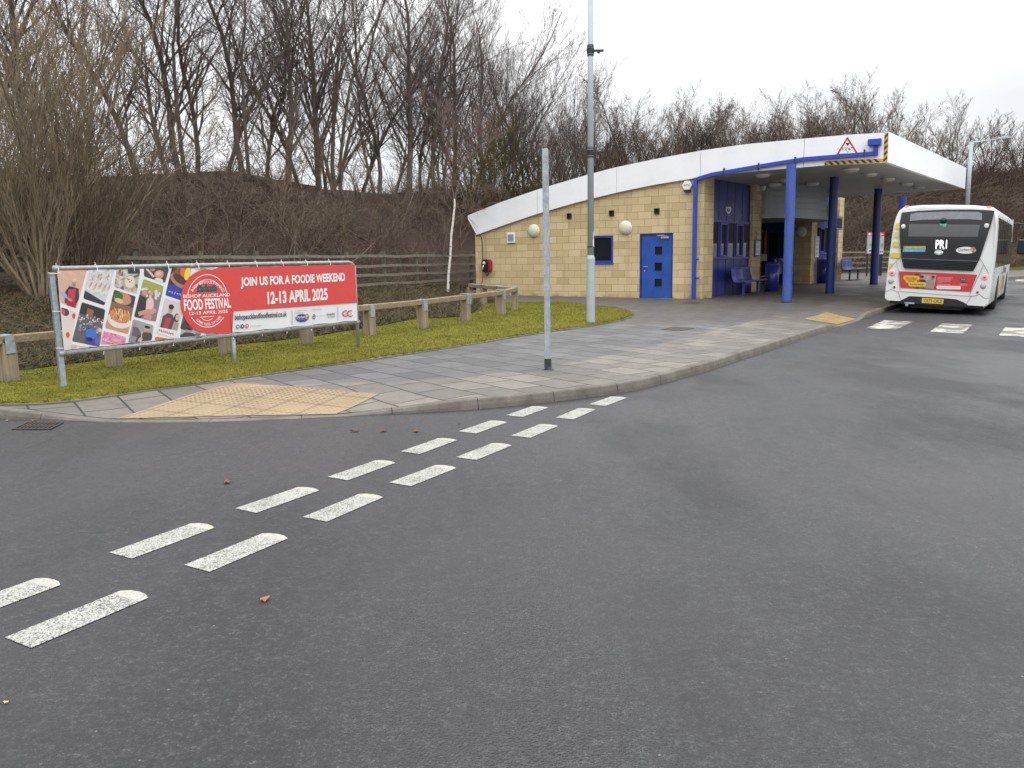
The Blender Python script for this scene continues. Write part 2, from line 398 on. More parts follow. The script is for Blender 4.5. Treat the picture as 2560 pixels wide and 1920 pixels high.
X['bank'] = grass_mat('bank_earth', (.034, .022, .018), (.075, .052, .040), (.105, .074, .048), .45)
X['verge'] = grass_mat('far_verge', (.05, .06, .014), (.085, .085, .022), (.06, .05, .02), 1.)
X['block'] = block_mat()
X['white'] = simple('fascia_white', (.80, .81, .82), .35, 0, .03, 2, dirt=((.55, .56, .55), .25))
X['soffit'] = simple('soffit_panel', (.43, .42, .385), .5, 0, .06, 1.2, dirt=((.26, .24, .21), .6))
X['roof'] = simple('roof_sheet', (.42, .43, .44), .45, .2, .1)
X['blue'] = blue_paint('royal_blue_paint', (.022, .050, .33))
X['doorblue'] = blue_paint('door_blue_paint', (.018, .075, .33), .35, .1)
X['navy'] = blue_paint('navy_panel', (.020, .030, .19), .35, .06); X['frameblue'] = blue_paint('frame_blue', (.040, .045, .27), .35, .06)
X['colblue'] = blue_paint('column_blue', (.040, .085, .32), .45, .45)
X['colblue_shaded'] = blue_paint('column_blue_shaded', (.018, .032, .165), .4, .2); X['benchblue'] = blue_paint('bench_blue', (.035, .045, .20), .4, .15)  # columns past the first: same blue, canopy shade put into the colour
X['glass'] = Mat('window_glass', (.012, .015, .02), .04, 0, .5).m
X['black'] = simple('black_plastic', (.012, .012, .014), .4, 0, .2)
X['dark'] = simple('dark_rubber', (.02, .02, .02), .8, 0, .2)
X['cream'] = simple('cream_diffuser', (.60, .58, .42), .35, 0, .05)
X['plastic'] = simple('white_plastic', (.72, .72, .70), .4, 0, .04)
X['grey'] = simple('grey_cladding', (.26, .27, .275), .4, .15, .06)
X['galv'] = metal_mat('galvanised_steel', (.36, .40, .43), .5, .3)
X['pipe'] = metal_mat('worn_galvanised_pipe', (.33, .35, .36), .42, .35, .45)
X['lampgrey'] = simple('grey_painted_steel', (.38, .43, .45), .4, .1, .08, 5, dirt=((.20, .21, .19), .4))
X['post'] = wood_mat('weathered_post', (.20, .155, .105), (.36, .295, .21))
X['beam'] = wood_mat('weathered_beam', (.17, .125, .08), (.31, .25, .17), 0)
X['fence'] = wood_mat('grey_fence_timber', (.13, .115, .085), (.25, .23, .175), 0, .6)
X['fpost'] = wood_mat('grey_fence_post', (.085, .078, .052), (.165, .150, .105), 2, .6)
X['tact'] = simple('buff_tactile', (.275, .205, .118), .75, 0, .2, 1.6, bump=.3, dirt=((.235, .135, .085), .9))
X['tact2'] = simple('ochre_tactile', (.27, .185, .072), .75, 0, .2, 3, bump=.3, dirt=((.20, .15, .08), .7))
X['print'] = printmat('printed_artwork', .42); X['busprint'] = printmat('vinyl_graphic', .3)
X['iron'] = simple('rusty_iron', (.062, .045, .038), .7, .3, .35, 20)
X['buswhite'] = simple('bus_white_paint', (.66, .665, .65), .25, 0, .04, 1.5, dirt=((.42, .40, .36), .5))
X['bus_black'] = simple('bus_black_gloss', (.012, .012, .013), .18, 0, .2)
X['busglass'] = Mat('bus_glass', (.045, .05, .052), .06, 0, .6).m
X['orange'] = simple('orange_frame', (.55, .22, .02), .4)
m = Mat('led_white', (1, 1, 1)); m.b.inputs['Emission Color'].default_value = (1, 1, 1, 1); m.b.inputs['Emission Strength'].default_value = 1.3; X['led'] = m.m
m = Mat('red_lens_lit', (.6, .12, .10), .2); m.b.inputs['Emission Color'].default_value = (1, .30, .26, 1); m.b.inputs['Emission Strength'].default_value = .75; X['redlit'] = m.m
X['red'] = simple('red_lens', (.35, .015, .02), .2); X['lens'] = simple('clear_lens', (.42, .43, .43), .15)
X['reflector'] = simple('white_reflector', (.6, .6, .6), .2)
m = Mat('worn_road_paint', rough=.6)
v = m.coord('World'); n1 = m.noise(v, 130, 3, .8); n2 = m.noise(v, 5, 4, .65); n3 = m.noise(v, 60, 3, .7)
f = m.math('ADD', m.math('ADD', m.math('MULTIPLY', n1, .75), m.math('MULTIPLY', n3, .25)), m.math('MULTIPLY', m.math('SUBTRACT', n2, .5), .16))
m.col(m.mix(m.ramp(f, [(.43, 0.), (.51, 1.)]), (.035, .035, .036), m.ramp(n1, [(.4, (.35, .345, .315)), (.7, (.48, .475, .43))]))); m.bump(n1, .4, .004); X['paint'] = m.m
m = Mat('fresh_paint_end', rough=.6); v = m.coord('World'); m.col(m.ramp(m.noise(v, 70, 4, .75), [(.36, (.14, .135, .12)), (.46, (.40, .385, .33))])); X['paintend'] = m.m
m = Mat('worn_zebra_paint', rough=.6)
v = m.coord('World'); n1 = m.noise(v, 60, 4, .8); n2 = m.noise(v, 1.7, 5, .65); f = m.math('ADD', m.math('MULTIPLY', n1, .35), m.math('MULTIPLY', n2, .75))
m.col(m.mix(m.ramp(f, [(.545, 0.), (.585, 1.)]), (.13, .127, .118), m.ramp(n1, [(.4, (.46, .435, .36)), (.7, (.60, .575, .49))]))); X['zebra'] = m.m
X['bark'] = bark_mat('dark_bark', (.068, .056, .048), (.185, .155, .132))
X['twig'] = bark_mat('purple_brown_twigs', (.082, .061, .055), (.165, .128, .114))
X['willow'] = bark_mat('olive_brown_twigs', (.120, .092, .060), (.270, .215, .150))
X['olive'] = bark_mat('lichen_twigs', (.105, .088, .030), (.180, .155, .055))
X['hedge'] = bark_mat('grey_brown_twigs', (.095, .070, .050), (.195, .152, .112))
X['redtwig'] = bark_mat('reddish_twigs', (.060, .036, .032), (.115, .074, .064))
X['birchtwig'] = bark_mat('birch_twigs', (.10, .070, .062), (.19, .135, .118))
m = Mat('birch_bark', rough=.7); v = m.coord('Object', (1, 1, 4)); n = m.noise(v, 6, 5, .7)
m.col(m.ramp(n, [(.35, (.07, .05, .04)), (.45, (.62, .57, .52)), (.7, (.78, .75, .70))])); X['birch'] = m.m
# ------------------------------------------------------------------ setting: ground
def resample(P, step):
    P = np.array(P, float); L = chain_len(P[:, :2]); n = max(2, int(L[-1]/step)+1); t = np.linspace(0, L[-1], n)
    return np.stack([np.interp(t, L, P[:, k]) for k in range(P.shape[1])], 1), t
def smooth(P, k=2):
    P = P.copy()
    for _ in range(k): P[1:-1] = (P[:-2]+2*P[1:-1]+P[2:])/4
    return P
def normals(P):
    t = np.gradient(P[:, :2], axis=0); t /= np.hypot(t[:, 0], t[:, 1])[:, None]; return np.stack([-t[:, 1], t[:, 0]], 1)
def loft(A, B, rows, zf, col=None, pw=1.0):
    mb = MB(); n = len(A); vs = []
    for r in range(rows+1):
        f = (r/rows)**pw
        for i in range(n):
            x, y = A[i]*(1-f)+B[i]*f; vs.append((x, y, zf(x, y, f)))
    for r in range(rows):
        for i in range(n-1):
            a = r*n+i; fc = (a, a+1, a+n+1, a+n)
            c = None
            if col: c = col((vs[a][0]+vs[a+n+1][0])/2, (vs[a][1]+vs[a+n+1][1])/2)
            mb.v += []; mb.f.append(fc); mb.c.append(c)
    mb.v = vs; return mb
def refit(P, n):
    P = np.array(P, float)[:, :2]; L = chain_len(P); t = np.linspace(0, L[-1], n)
    return np.stack([np.interp(t, L, P[:, 0]), np.interp(t, L, P[:, 1])], 1)
# road: one sheet to the horizon, following the fall
ys = np.concatenate([[-400, -100, -30], np.arange(-10, 44, 1.5), [60, 100, 300, 900]]); xs = [-700, -100, -30, 0, 30, 100, 700]
mb = MB(); mb.v = [(x, y, G(y)) for y in ys for x in xs]; nx = len(xs)
mb.f = [(j*nx+i, j*nx+i+1, (j+1)*nx+i+1, (j+1)*nx+i) for j in range(len(ys)-1) for i in range(nx-1)]; mb.c = [None]*len(mb.f)
tag(mb.build('road', X['asphalt'], smooth=True), kind='structure')
# kerb stones
KR, KT = resample(smooth(resample(KXY, .3)[0], 2), .1525); KN = normals(KR)
mb = MB(); per = 6
for s0 in range(0, len(KR)-per, per):
    prof = None; vs = []; ring = []
    for j in range(per+1):
        i = s0+j; p = KR[i].copy(); nn = KN[i]
        tg = np.array([nn[1], -nn[0]])
        if j == 0: p = p+tg*.004
        if j == per: p = p-tg*.004
        g = G(p[1]); d, ii, _ = poly_d(*p); h = .115-.105*drop_at(kparam(ii))
        bt = min(.022, h*.3); jit = .003*sin(s0*7.3)
        for o, z in ((0, -.06), (bt*.4, h*.4+jit), (bt, h-.018+jit), (bt+.008, h-.006+jit), (bt+.022, h+jit), (.125, h+.001+jit), (.125, -.06)):
            q = p+nn*o; vs.append((q[0], q[1], g+z))
    K = 7; fs = [(j*K+k, (j+1)*K+k, (j+1)*K+k+1, j*K+k+1) for j in range(per) for k in range(K-1)]
    fs += [list(range(K)), list(range(len(vs)-1, len(vs)-K-1, -1))]
    mb.add(vs, fs)
tag(mb.build('kerb', X['kerb']), kind='structure')
# pavement sheet
NA = 260
A_ = refit(KR+KN*.128, NA)
B_ = refit([(-34, 12), (-24, 20), (-12, 29), (-2, 40), (6, 52), (14, 60), (30, 62), (60, 60)], NA)
def pcol(x, y):
    d = poly_d(x, y)[0]; near = 1-ss((d-1.35)/.5)
    if x < -1.2: near = max(near, 1-ss((x+3.6)/.8))
    return (near*(1 if y < 22 else .6), ss((y-15.5)/4)*(.95-.35*ss((1.7-d)/.4)), 0)
tag(loft(A_, B_, 60, lambda x, y, f: PZ(x, y), pcol, 1.5).build('pavement', X['pave'], smooth=True), kind='structure')
# lawn
NE = [(-500,1010),(-150,1012),(0,1014),(54,1016),(136,1010),(294,989),(500,962),(800,918),(1071,878.5),(1207,857),(1300,841),(1471,817),(1551,802.5),(1575,793),(1582,788)]
FE = [(-500,955),(-150,944),(41,930),(170,915),(316,897),(497,876),(800,842),(892,827),(938,819),(1044,800),(1153,795),(1193,781),(1201,762),(1296,756),(1385,755),(1488,764),(1545,771),(1573,780)]
NEw = smooth(resample([gp(*p)[:2] for p in NE], .2)[0], 2); FEw = smooth(resample([gp(*p)[:2] for p in FE], .3)[0], 1)
g1 = refit(NEw, 120); g2 = refit(FEw, 120)
rnd = random.Random(4)
def lawnz(x, y, f=0): return PZ(x, y)+.018+.03*min(1, 6*f*(1-f)+.1)+.012*sin(x*2.1)*cos(y*1.7)
tag(loft(g1, g2, 10, lawnz).build('lawn', X['grass'], smooth=True), kind='structure')
ED, _ = resample(NEw, .2); EN = normals(ED); mb = MB()
for i in range(len(ED)-1):
    if i % 5 == 4 and False: continue
    a, b = ED[i], ED[i+1]; na, nb = EN[i], EN[i+1]
    vs = []
    for p, nn in ((a, na), (b, nb)):
        z = PZ(*p)
        for o, h in ((-.03, -.02), (-.03, .016), (.02, .020), (.02, -.02)): q = p+nn*o; vs.append((q[0], q[1], z+h))
    mb.add(vs, [(k, k+1, k+5, k+4) for k in range(3)])
tag(mb.build('edging_strip', X['kerb']), kind='structure')
# fence line and bank
FL = [(-20.2, -3.2), (-14.9, 6.8), (-8.5, 18.9), (-2.1, 31.0), (.6, 36.4), (5, 42.5), (11.5, 47.3), (18, 48.6), (22, 48.8), (27, 50.2), (34, 55), (43, 60), (62, 63), (100, 62)]
FR, FT = resample(FL, .5); FR = smooth(FR, 4); FT = chain_len(FR); FN = normals(FR)
def fpt(s):
    i = np.interp(s, FT, np.arange(len(FT))); j = min(int(i), len(FT)-2); f = i-j
    n = FN[j]*(1-f)+FN[j+1]*f; return FR[j]*(1-f)+FR[j+1]*f, n/np.hypot(*n)
S0 = FT[int(np.argmin(np.hypot(FR[:, 0]+8.5, FR[:, 1]-18.9)))]     # arc position of the measured fence point
def fbase(s): return .60-.05*ss((s-S0-20)/15)
def mound(x): return .47*ss((-3.8-x)/5)
def bankz(s, d):
    far = ss((s-S0-22)/20)
    hgt = 3.75+.55*ss((s-S0)/14)-.35*ss((S0+2-s)/8)+.10*sin(s*.21)+.12*sin(s*.53+1)+far*1.4+1.6*ss((s-S0-40)/14)
    z = fbase(s)-.02+max(mound(fpt(s)[0][0])*.9*(1-ss((d-.5)/4)), 0)+hgt*ss((d-.4)/(8.6+far*3))-3.2*ss((d-14-far*8)/18)
    return z+.10*sin(s*1.7+d)*ss(d)
def bpt(s, d):
    p, n = fpt(s); q = p+n*d; return np.array([q[0], q[1], bankz(s, d)])
mb = MB(); sv = np.arange(0, FT[-1], .8); dv = np.concatenate([np.arange(0, 16, .8), np.arange(16, 44, 4)])
mb.v = [tuple(bpt(s, d)) for s in sv for d in dv]; nd = len(dv)
mb.f = [(i*nd+j, (i+1)*nd+j, (i+1)*nd+j+1, i*nd+j+1) for i in range(len(sv)-1) for j in range(nd-1)]; mb.c = [None]*len(mb.f)
tag(mb.build('embankment', X['bank'], smooth=True), kind='structure')
# planted bed between lawn and fence
bn = [gp(*p)[:2] for p in FE[:13]]; bn = [np.array([-14., 9.6])]+bn+[np.array([-.3, 24.5]), np.array([-1.3, 29.])]
bA = refit(bn, 110); bB = refit([fpt(s)[0]+fpt(s)[1]*.2 for s in np.linspace(S0-16, S0+14, 110)], 110)
def bedz(x, y, f): return (lawnz(x, y, 0)+.01)*(1-ss(f))+(.60+mound(x))*ss(f)+.04*sin(x*3)*cos(y*2.3)*(.3+f)
tag(loft(bA, bB, 16, bedz).build('planted_bed', X['soil'], smooth=True), kind='structure')
# far verge strip, right
vA = refit([fpt(s)[0]+fpt(s)[1]*.3 for s in np.linspace(S0+33, FT[-1], 60)], 60); vB = refit([fpt(s)[0]-fpt(s)[1]*(1.6+4*ss((s-S0-42)/10)) for s in np.linspace(S0+33, FT[-1], 60)], 60)
tag(loft(vB, vA, 3, lambda x, y, f: G(y)+.09+.22*ss(f)).build('far_grass_verge', X['verge'], smooth=True), kind='structure')
# --- road markings
mb = MB(); me2 = MB()
def gz(p, h=.004): return (p[0], p[1], G(p[1])+h)
def dash(tip, tipL, far=None):
    pass
LO = [(383.4,1491.2),(728.8,1343.6),(963.7,1242),(1146.4,1169.1),(1283.9,1113),(1398.6,1064.6),(1491.4,1023.9),(1569.5,994.6)]
UP = [(164.6,1459.3),(545.4,1317.6),(804.6,1225.3),(994.2,1156.5),(1146.8,1100),(1271.7,1055.6),(1374.2,1019)]
def row(R):
    P = [gr(*p)[:2] for p in R]; P = [P[0]*2-P[1]]+P
    for i in range(1 if False else 0, len(P)):
        a = P[i]; d = (P[i]-P[i-1]) if i else (P[1]-P[0]); L = np.hypot(*d); d = d/L; nn = np.array([-d[1], d[0]])   # left of travel
        w = .20; ln = .60
        pts = [a-d*ln, a-d*.03]
        body = [a-d*ln, a-d*.075, a-d*.075+nn*w, a-d*(ln-.01)+nn*w]
        mb.add([gz(q) for q in body], [(0, 1, 2, 3)])
        cap = [a-d*.075, a-d*.028, a-d*.004+nn*w*.25, a+d*.004+nn*w*.5, a-d*.004+nn*w*.8, a-d*.03+nn*w, a-d*.075+nn*w]
        me2.add([gz(q, .0045) for q in cap], [tuple(range(7))])
row(LO); row(UP)
tag(mb.build('give_way_marking', X['paint']), kind='structure'); tag(me2.build('give_way_marking_ends', X['paintend']), kind='structure')
mb = MB()
z5 = lambda x, y: (1900+x*.2984, 640+y*.2984)
for q in ([(885,605),(1140,618),(1283,552),(1040,540)], [(1423,635),(1700,650),(1780,578),(1525,567)], [(1998,668),(2290,680),(2350,608),(2055,598)], [(2600,690),(2900,704),(2960,632),(2670,622)]):
    P = [gr(*z5(*p)) for p in q]; mb.add([gz(p) for p in P], [(0, 1, 2, 3)])
for q in ([(2136,211),(2210,216),(2222,200),(2150,196)], [(2240,217),(2320,222),(2330,204),(2252,201)]):
    P = [gr(*z5(*p)) for p in q]; mb.add([gz(p) for p in P], [(0, 1, 2, 3)])
tag(mb.build('zebra_crossing_marking', X['zebra']), kind='structure')
# --- tactile paving with blisters
def tactile(px, mat, tile=.4):
    C = [gp(*p)[:2] for p in px]
    mb = MB(); ax = np.array([.8545, -.5195])*1; a0 = C[0]; ang = atan2(*(C[1]-C[0])[::-1])
    e1 = (C[1]-C[0])/np.hypot(*(C[1]-C[0])); e2 = np.array([-e1[1], e1[0]])
    L = [((p-a0)@e1, (p-a0)@e2) for p in C]
    xs_ = [l[0] for l in L]; ysq = [l[1] for l in L]
    x0, x1, y0, y1 = min(xs_), max(xs_), min(ysq), max(ysq)
    i = x0
    while i < x1:
        j = y0
        while j < y1:
            g = .004
            c = clipc([(i+g, j+g), (i+tile-g, j+g), (i+tile-g, j+tile-g), (i+g, j+tile-g)], L)
            if len(c) > 2:
                w = [a0+e1*a+e2*b for a, b in c]; mb.add([(q[0], q[1], PZ(*q)+.006) for q in w], [tuple(range(len(w)))])
            n = 6
            for a in range(n):
                for b in range(n):
                    u = i+(a+.5)*tile/n; v = j+(b+.5)*tile/n
                    ok = all((L[(k+1) % 4][0]-L[k][0])*(v-L[k][1])-(L[(k+1) % 4][1]-L[k][1])*(u-L[k][0]) > .02*3 for k in range(4)) or \
                         all((L[(k+1) % 4][0]-L[k][0])*(v-L[k][1])-(L[(k+1) % 4][1]-L[k][1])*(u-L[k][0]) < -.02*3 for k in range(4))
                    if ok:
                        q = a0+e1*u+e2*v; z = PZ(*q)+.006; vs = []
                        for r, h in ((.0145, 0), (.010, .006)): vs += [(q[0]+r*cos(t), q[1]+r*sin(t), z+h) for t in [2*pi*k/6 for k in range(6)]]
                        mb.add(vs, [(k, (k+1) % 6, 6+(k+1) % 6, 6+k) for k in range(6)]+[tuple(range(6, 12))])
            j += tile
        i += tile
    return mb.build('tactile_paving', mat)
tag(tactile([(289,1048),(592,959),(949,986),(841,1036)], X['tact']), kind='structure')
tag(tactile([(2010,797),(2066,781),(2139,798),(2094,811)], X['tact2']), kind='structure')

# ------------------------------------------------------------------ scattered small growth
def to_mesh(name, vs, faces, mat, parent=None, sm=False):
    me = bpy.data.meshes.new(name); nv = len(vs); nf, k = faces.shape
    me.vertices.add(nv); me.vertices.foreach_set('co', np.ascontiguousarray(vs, 'f').ravel())
    me.loops.add(nf*k); me.loops.foreach_set('vertex_index', faces.astype('i').ravel())
    me.polygons.add(nf); me.polygons.foreach_set('loop_start', np.arange(0, nf*k, k, dtype='i')); me.polygons.foreach_set('loop_total', np.full(nf, k, 'i'))
    if sm: me.polygons.foreach_set('use_smooth', np.ones(nf, bool))
    me.update(calc_edges=True); me.materials.append(mat)
    o = bpy.data.objects.new(name, me); COL.objects.link(o)
    if parent: o.parent = parent
    return o
def strands(P, Dv, L, w, name, mat, bend=.3, rs=0):
    r = np.random.RandomState(rs); n = len(P); Dv = Dv/np.linalg.norm(Dv, axis=1)[:, None]
    sd = np.cross(Dv, r.normal(size=(n, 3))); sd /= np.linalg.norm(sd, axis=1)[:, None]; L = L[:, None]; w = np.broadcast_to(w, (n,))[:, None]
    b = r.normal(size=(n, 3))*bend*L; b[:, 2] -= np.abs(b[:, 2])
    m_ = P+Dv*L*.5+b*.25; t = P+Dv*L+b
    vs = np.stack([P-sd*w/2, P+sd*w/2, m_+sd*w*.4, m_-sd*w*.4, t+sd*w*.12, t-sd*w*.12], 1).reshape(-1, 3)
    i = np.arange(n)[:, None]*6; f = np.concatenate([i+[[0, 1, 2, 3]], i+[[3, 2, 4, 5]]], 0)
    return to_mesh(name, vs, f, mat)
R_ = np.random.RandomState(7)
def grid_sample(mesh_o, n, rs):
    me = mesh_o.data; r = np.random.RandomState(rs)
    co_ = np.empty(len(me.vertices)*3, 'f'); me.vertices.foreach_get('co', co_); co_ = co_.reshape(-1, 3)
    q = np.array([p.vertices[:] for p in me.polygons]); a = np.linalg.norm(np.cross(co_[q[:, 2]]-co_[q[:, 0]], co_[q[:, 3]]-co_[q[:, 1]]), axis=1); a /= a.sum()
    k = r.choice(len(q), n, p=a); u = r.rand(n, 1); v = r.rand(n, 1); c = co_[q[k]]
    return c[:, 0]*(1-u)*(1-v)+c[:, 1]*u*(1-v)+c[:, 2]*u*v+c[:, 3]*(1-u)*v
lawn_o = bpy.data.objects['lawn']; bed_o = bpy.data.objects['planted_bed']; bank_o = bpy.data.objects['embankment']
P = grid_sample(lawn_o, 70000, 1); n = len(P); Dv = np.stack([R_.normal(0, .55, n), R_.normal(0, .55, n), np.ones(n)], 1)
o = strands(P, Dv, R_.uniform(.012, .034, n), .006, 'grass', X['grass'], .3, 2); tag(o, 'short bright mossy grass covering the lawn', 'grass', kind='stuff')
bedmat = bark_mat('dead_groundcover', (.075, .060, .038), (.170, .140, .088)); bedgreen = bark_mat('green_groundcover', (.055, .062, .026), (.115, .118, .048))
deadred = bark_mat('bronze_leaves', (.070, .036, .026), (.150, .085, .055)); straw = bark_mat('bleached_stems', (.110, .080, .056), (.23, .175, .122))
P = grid_sample(bed_o, 90000, 3); n = len(P); Dv = np.stack([R_.normal(0, .9, n), R_.normal(0, .9, n), R_.uniform(.3, 1.2, n)], 1)
cl = .5+.5*np.sin(P[:, 0]*1.3+np.sin(P[:, 1]*.9)*2)*np.cos(P[:, 1]*1.1)
Lg = R_.uniform(.06, .20, n)*(.6+cl)
for i, (mt, nm, lb) in enumerate(((bedmat, 'ground_cover', 'dry brown low shrub cover filling the bed'), (bedgreen, 'ground_cover', 'green sprigs through the dry cover of the bed'), (deadred, 'ground_cover', 'bronze dead leaves and sprigs in the bed'))):
    k = ((np.arange(n)*7919) % 10); k = (k < 5) if i == 0 else ((k >= 5) & (k < 8)) if i == 1 else (k >= 8)
    tag(strands(P[k], Dv[k], Lg[k], .014, nm, mt, .5, i), lb, 'ground cover', kind='stuff')
# bank brambles and stems
def bank_pts(n, s0, s1, d0, d1, rs):
    r = np.random.RandomState(rs); s = r.uniform(s0, s1, n); d = r.uniform(d0, d1, n)
    i = np.interp(s, FT, np.arange(len(FT))); j = i.astype(int).clip(0, len(FT)-2); f = (i-j)[:, None]
    p = FR[j]*(1-f)+FR[j+1]*f; nn = FN[j]*(1-f)+FN[j+1]*f; q = p+nn*d[:, None]
    z = np.array([bankz(a, b) for a, b in zip(s, d)]); return np.column_stack([q, z]), s, d
P, s_, d_ = bank_pts(30000, S0-14, S0+16, 0, 9, 5); n = len(P)
keep = (np.sin(s_*.9)+np.sin(d_*1.1+s_*.4)+R_.normal(0, .55, n)) > -.25
Dv = np.stack([R_.normal(0, 1, n), R_.normal(0, 1, n)-.3, R_.uniform(-.05, .85, n)], 1)
L = R_.uniform(.3, 1.25, n); mk = ((np.arange(n) % 11 == 0) | ((np.arange(n) % 2 == 0) & (np.sin(s_*.45+1.2)+np.cos(d_*.9) > 1.1))) & keep
tag(strands(P[keep & ~mk], Dv[keep & ~mk], L[keep & ~mk], .014, 'undergrowth', X['hedge'], .45, 3), 'tangled brown bramble stems over the dark bank', 'undergrowth', kind='stuff')
tag(strands(P[mk], Dv[mk], L[mk]*.9, .012, 'undergrowth', straw, .5, 4), 'pale dead bramble stems over the dark bank', 'undergrowth', kind='stuff')
P, s_, d_ = bank_pts(110000, S0+24, S0+100, 0, 16, 6); n = len(P)
Dv = np.stack([R_.normal(0, .8, n), R_.normal(0, .8, n)-.5, R_.uniform(.05, 1.2, n)], 1); L = R_.uniform(.5, 2.0, n); m1 = (np.arange(n) % 15 == 0)
tag(strands(P[~m1], Dv[~m1], L[~m1], .026, 'undergrowth', X['hedge'], .45, 5), 'dense brown scrub over the bank beyond the canopy', 'undergrowth', kind='stuff')
tag(strands(P[m1], Dv[m1], L[m1]*.8, .016, 'undergrowth', straw, .6, 6), 'pale bramble stems over the bank beyond the canopy', 'undergrowth', kind='stuff')
# ------------------------------------------------------------------ trees
def grow(rs, stems, height, r0, spread, lv, tropism=.10, droop=0, wob=.12, first=.12, asc=35, dens=1.0, lean=0):
    """lv: list of (children per branch, length ratio, angle deg) per level; returns segments"""
    r = random.Random(rs); segs = []
    def br(p, d, L, rad, lev, nseg):
        n = nseg; sl = L/n; pts = [p]; dirs = []
        for i in range(n):
            d = d+Vector((r.gauss(0, wob), r.gauss(0, wob), r.gauss(0, wob*.6)))
            if lev > 0: d = d+Vector((0, 0, tropism if lev < len(lv) or not droop else -droop))
            d.normalize(); q = p+d*sl
            a = rad*(1-.85*i/n); b = rad*(1-.85*(i+1)/n)
            segs.append((p.x, p.y, p.z, q.x, q.y, q.z, max(a, .0055), max(b, .0045), lev)); p = q; pts.append(p); dirs.append(d.copy())
        if lev < len(lv):
            nc, lr, an = lv[lev]; nc = max(1, int(nc*dens*(.7+.6*r.random())*(1 if lev else 1)))
            for k in range(nc):
                f0 = first if lev == 0 else .12
                t = f0+(1-f0)*(k+r.random())/nc; t = min(t, .985); i = min(int(t*n), n-1)
                q = pts[i].lerp(pts[i+1], t*n-i); ax = dirs[i].orthogonal().normalized(); ax.rotate(Matrix.Rotation(r.random()*2*pi, 3, dirs[i]))
                nd_ = dirs[i].copy(); nd_.rotate(Matrix.Rotation(radians(an*(.7+.6*r.random())), 3, ax))
                cl_ = L*lr*(1.0-.55*t)*(.65+.7*r.random())
                br(q, nd_, cl_, rad*(1-.85*t)*(.5 if lev == 0 else .55), lev+1, 4 if lev == 0 else 3)
    for s in range(stems):
        a = 2*pi*s/stems+r.random(); sp = spread*(.4+.9*r.random()) if stems > 1 else lean
        d = Vector((cos(a)*sp, sin(a)*sp, 1)).normalized()
        br(Vector((cos(a)*.12*(stems > 1), sin(a)*.12*(stems > 1), -.25)), d, height*(.75+.3*r.random()), r0*(.75+.5*r.random()), 0, 9)
    return np.array(segs)
def seg_mesh(name, sg, k, mat, parent):
    p0 = sg[:, :3]; p1 = sg[:, 3:6]; a = p1-p0; a /= np.linalg.norm(a, axis=1)[:, None]+1e-9
    ref = np.where(np.abs(a[:, 2:3]) > .9, [[1., 0, 0]], [[0, 0, 1.]]); b = np.cross(a, ref); b /= np.linalg.norm(b, axis=1)[:, None]; c = np.cross(a, b)
    t = np.arange(k)*2*pi/k; ring = b[:, None, :]*np.cos(t)[None, :, None]+c[:, None, :]*np.sin(t)[None, :, None]
    vs = np.concatenate([p0[:, None]+ring*sg[:, 6, None, None], (p1+a*sg[:, 7:8]*.3)[:, None]+ring*sg[:, 7, None, None]], 1).reshape(-1, 3)
    i = np.arange(len(sg))[:, None, None]*(2*k); j = np.arange(k); f = np.stack([j, (j+1) % k, k+(j+1) % k, k+j], 1)[None]+i
    return to_mesh(name, vs, f.reshape(-1, 4), mat, parent, True)
ORD = 'first second third fourth fifth sixth seventh eighth ninth tenth eleventh twelfth thirteenth fourteenth fifteenth sixteenth seventeenth eighteenth nineteenth twentieth'.split()
def ordn(i):
    if i < 20: return ORD[i]
    t = ['twenty', 'thirty', 'forty', 'fifty'][(i+1)//10-2]; u = (i+1) % 10
    return (t+'-'+ORD[u-1]) if u else {'twenty': 'twentieth', 'thirty': 'thirtieth', 'forty': 'fortieth', 'fifty': 'fiftieth'}[t]
class Kind:
    def __init__(s, name, sg, bark, twig): s.name, s.sg, s.bark, s.twig, s.proto = name, sg, bark, twig, None
    def place(s, loc, rz, sc, label, cat, group=None, name=None, sz=None):
        if s.proto is None:
            t = root(name or s.name, loc, rz, label, cat, group); lev = s.sg[:, 8]
            m_ = (lev == 0) | ((lev == 1) & (s.sg[:, 6] > .03))
            seg_mesh('trunk', s.sg[m_], 7, s.bark, t); seg_mesh('crown', s.sg[~m_], 3, s.twig, t); s.proto = t
        else:
            t = copy_tree(s.proto); t.location = loc; t.rotation_euler = (0, 0, rz); t['label'] = label; t['category'] = cat
            if name: t.name = name
            if group: t['group'] = group
            elif 'group' in t: del t['group']
        t.scale = (sc, sc, sz or sc); return t
def pxof(p):
    q = np.array([p[0], p[1], p[2]-H]); z = q@_fw; return 1280+F*(q@_rt)/z, 960-F*(q@_up)/z
TK = [Kind('ash_tree', grow(11, 4, 11.5, .07, .20, [(15, .46, 32), (8, .44, 32), (5, .55, 30)], .12, wob=.10), X['bark'], X['twig']),
      Kind('ash_tree', grow(12, 1, 12, .125, 0, [(34, .44, 38), (9, .42, 34), (6, .55, 32)], .13, wob=.09, lean=.06), X['bark'], X['twig']),
      Kind('ash_tree', grow(13, 3, 11.5, .085, .28, [(18, .46, 34), (8, .44, 32), (6, .55, 32)], .11, wob=.11), X['bark'], X['twig']),
      Kind('ash_tree', grow(14, 2, 12, .09, .12, [(22, .42, 40), (9, .45, 36), (6, .55, 32)], .10, wob=.12), X['bark'], X['twig']),
      Kind('birch_tree', grow(15, 1, 12, .09, 0, [(36, .34, 44), (9, .5, 36), (7, .55, 34)], .05, droop=.10, wob=.12, lean=.1), X['bark'], X['twig']),
      Kind('ash_tree', grow(16, 6, 10.5, .06, .42, [(14, .48, 30), (7, .46, 32), (5, .55, 32)], .13, wob=.10), X['bark'], X['twig'])]
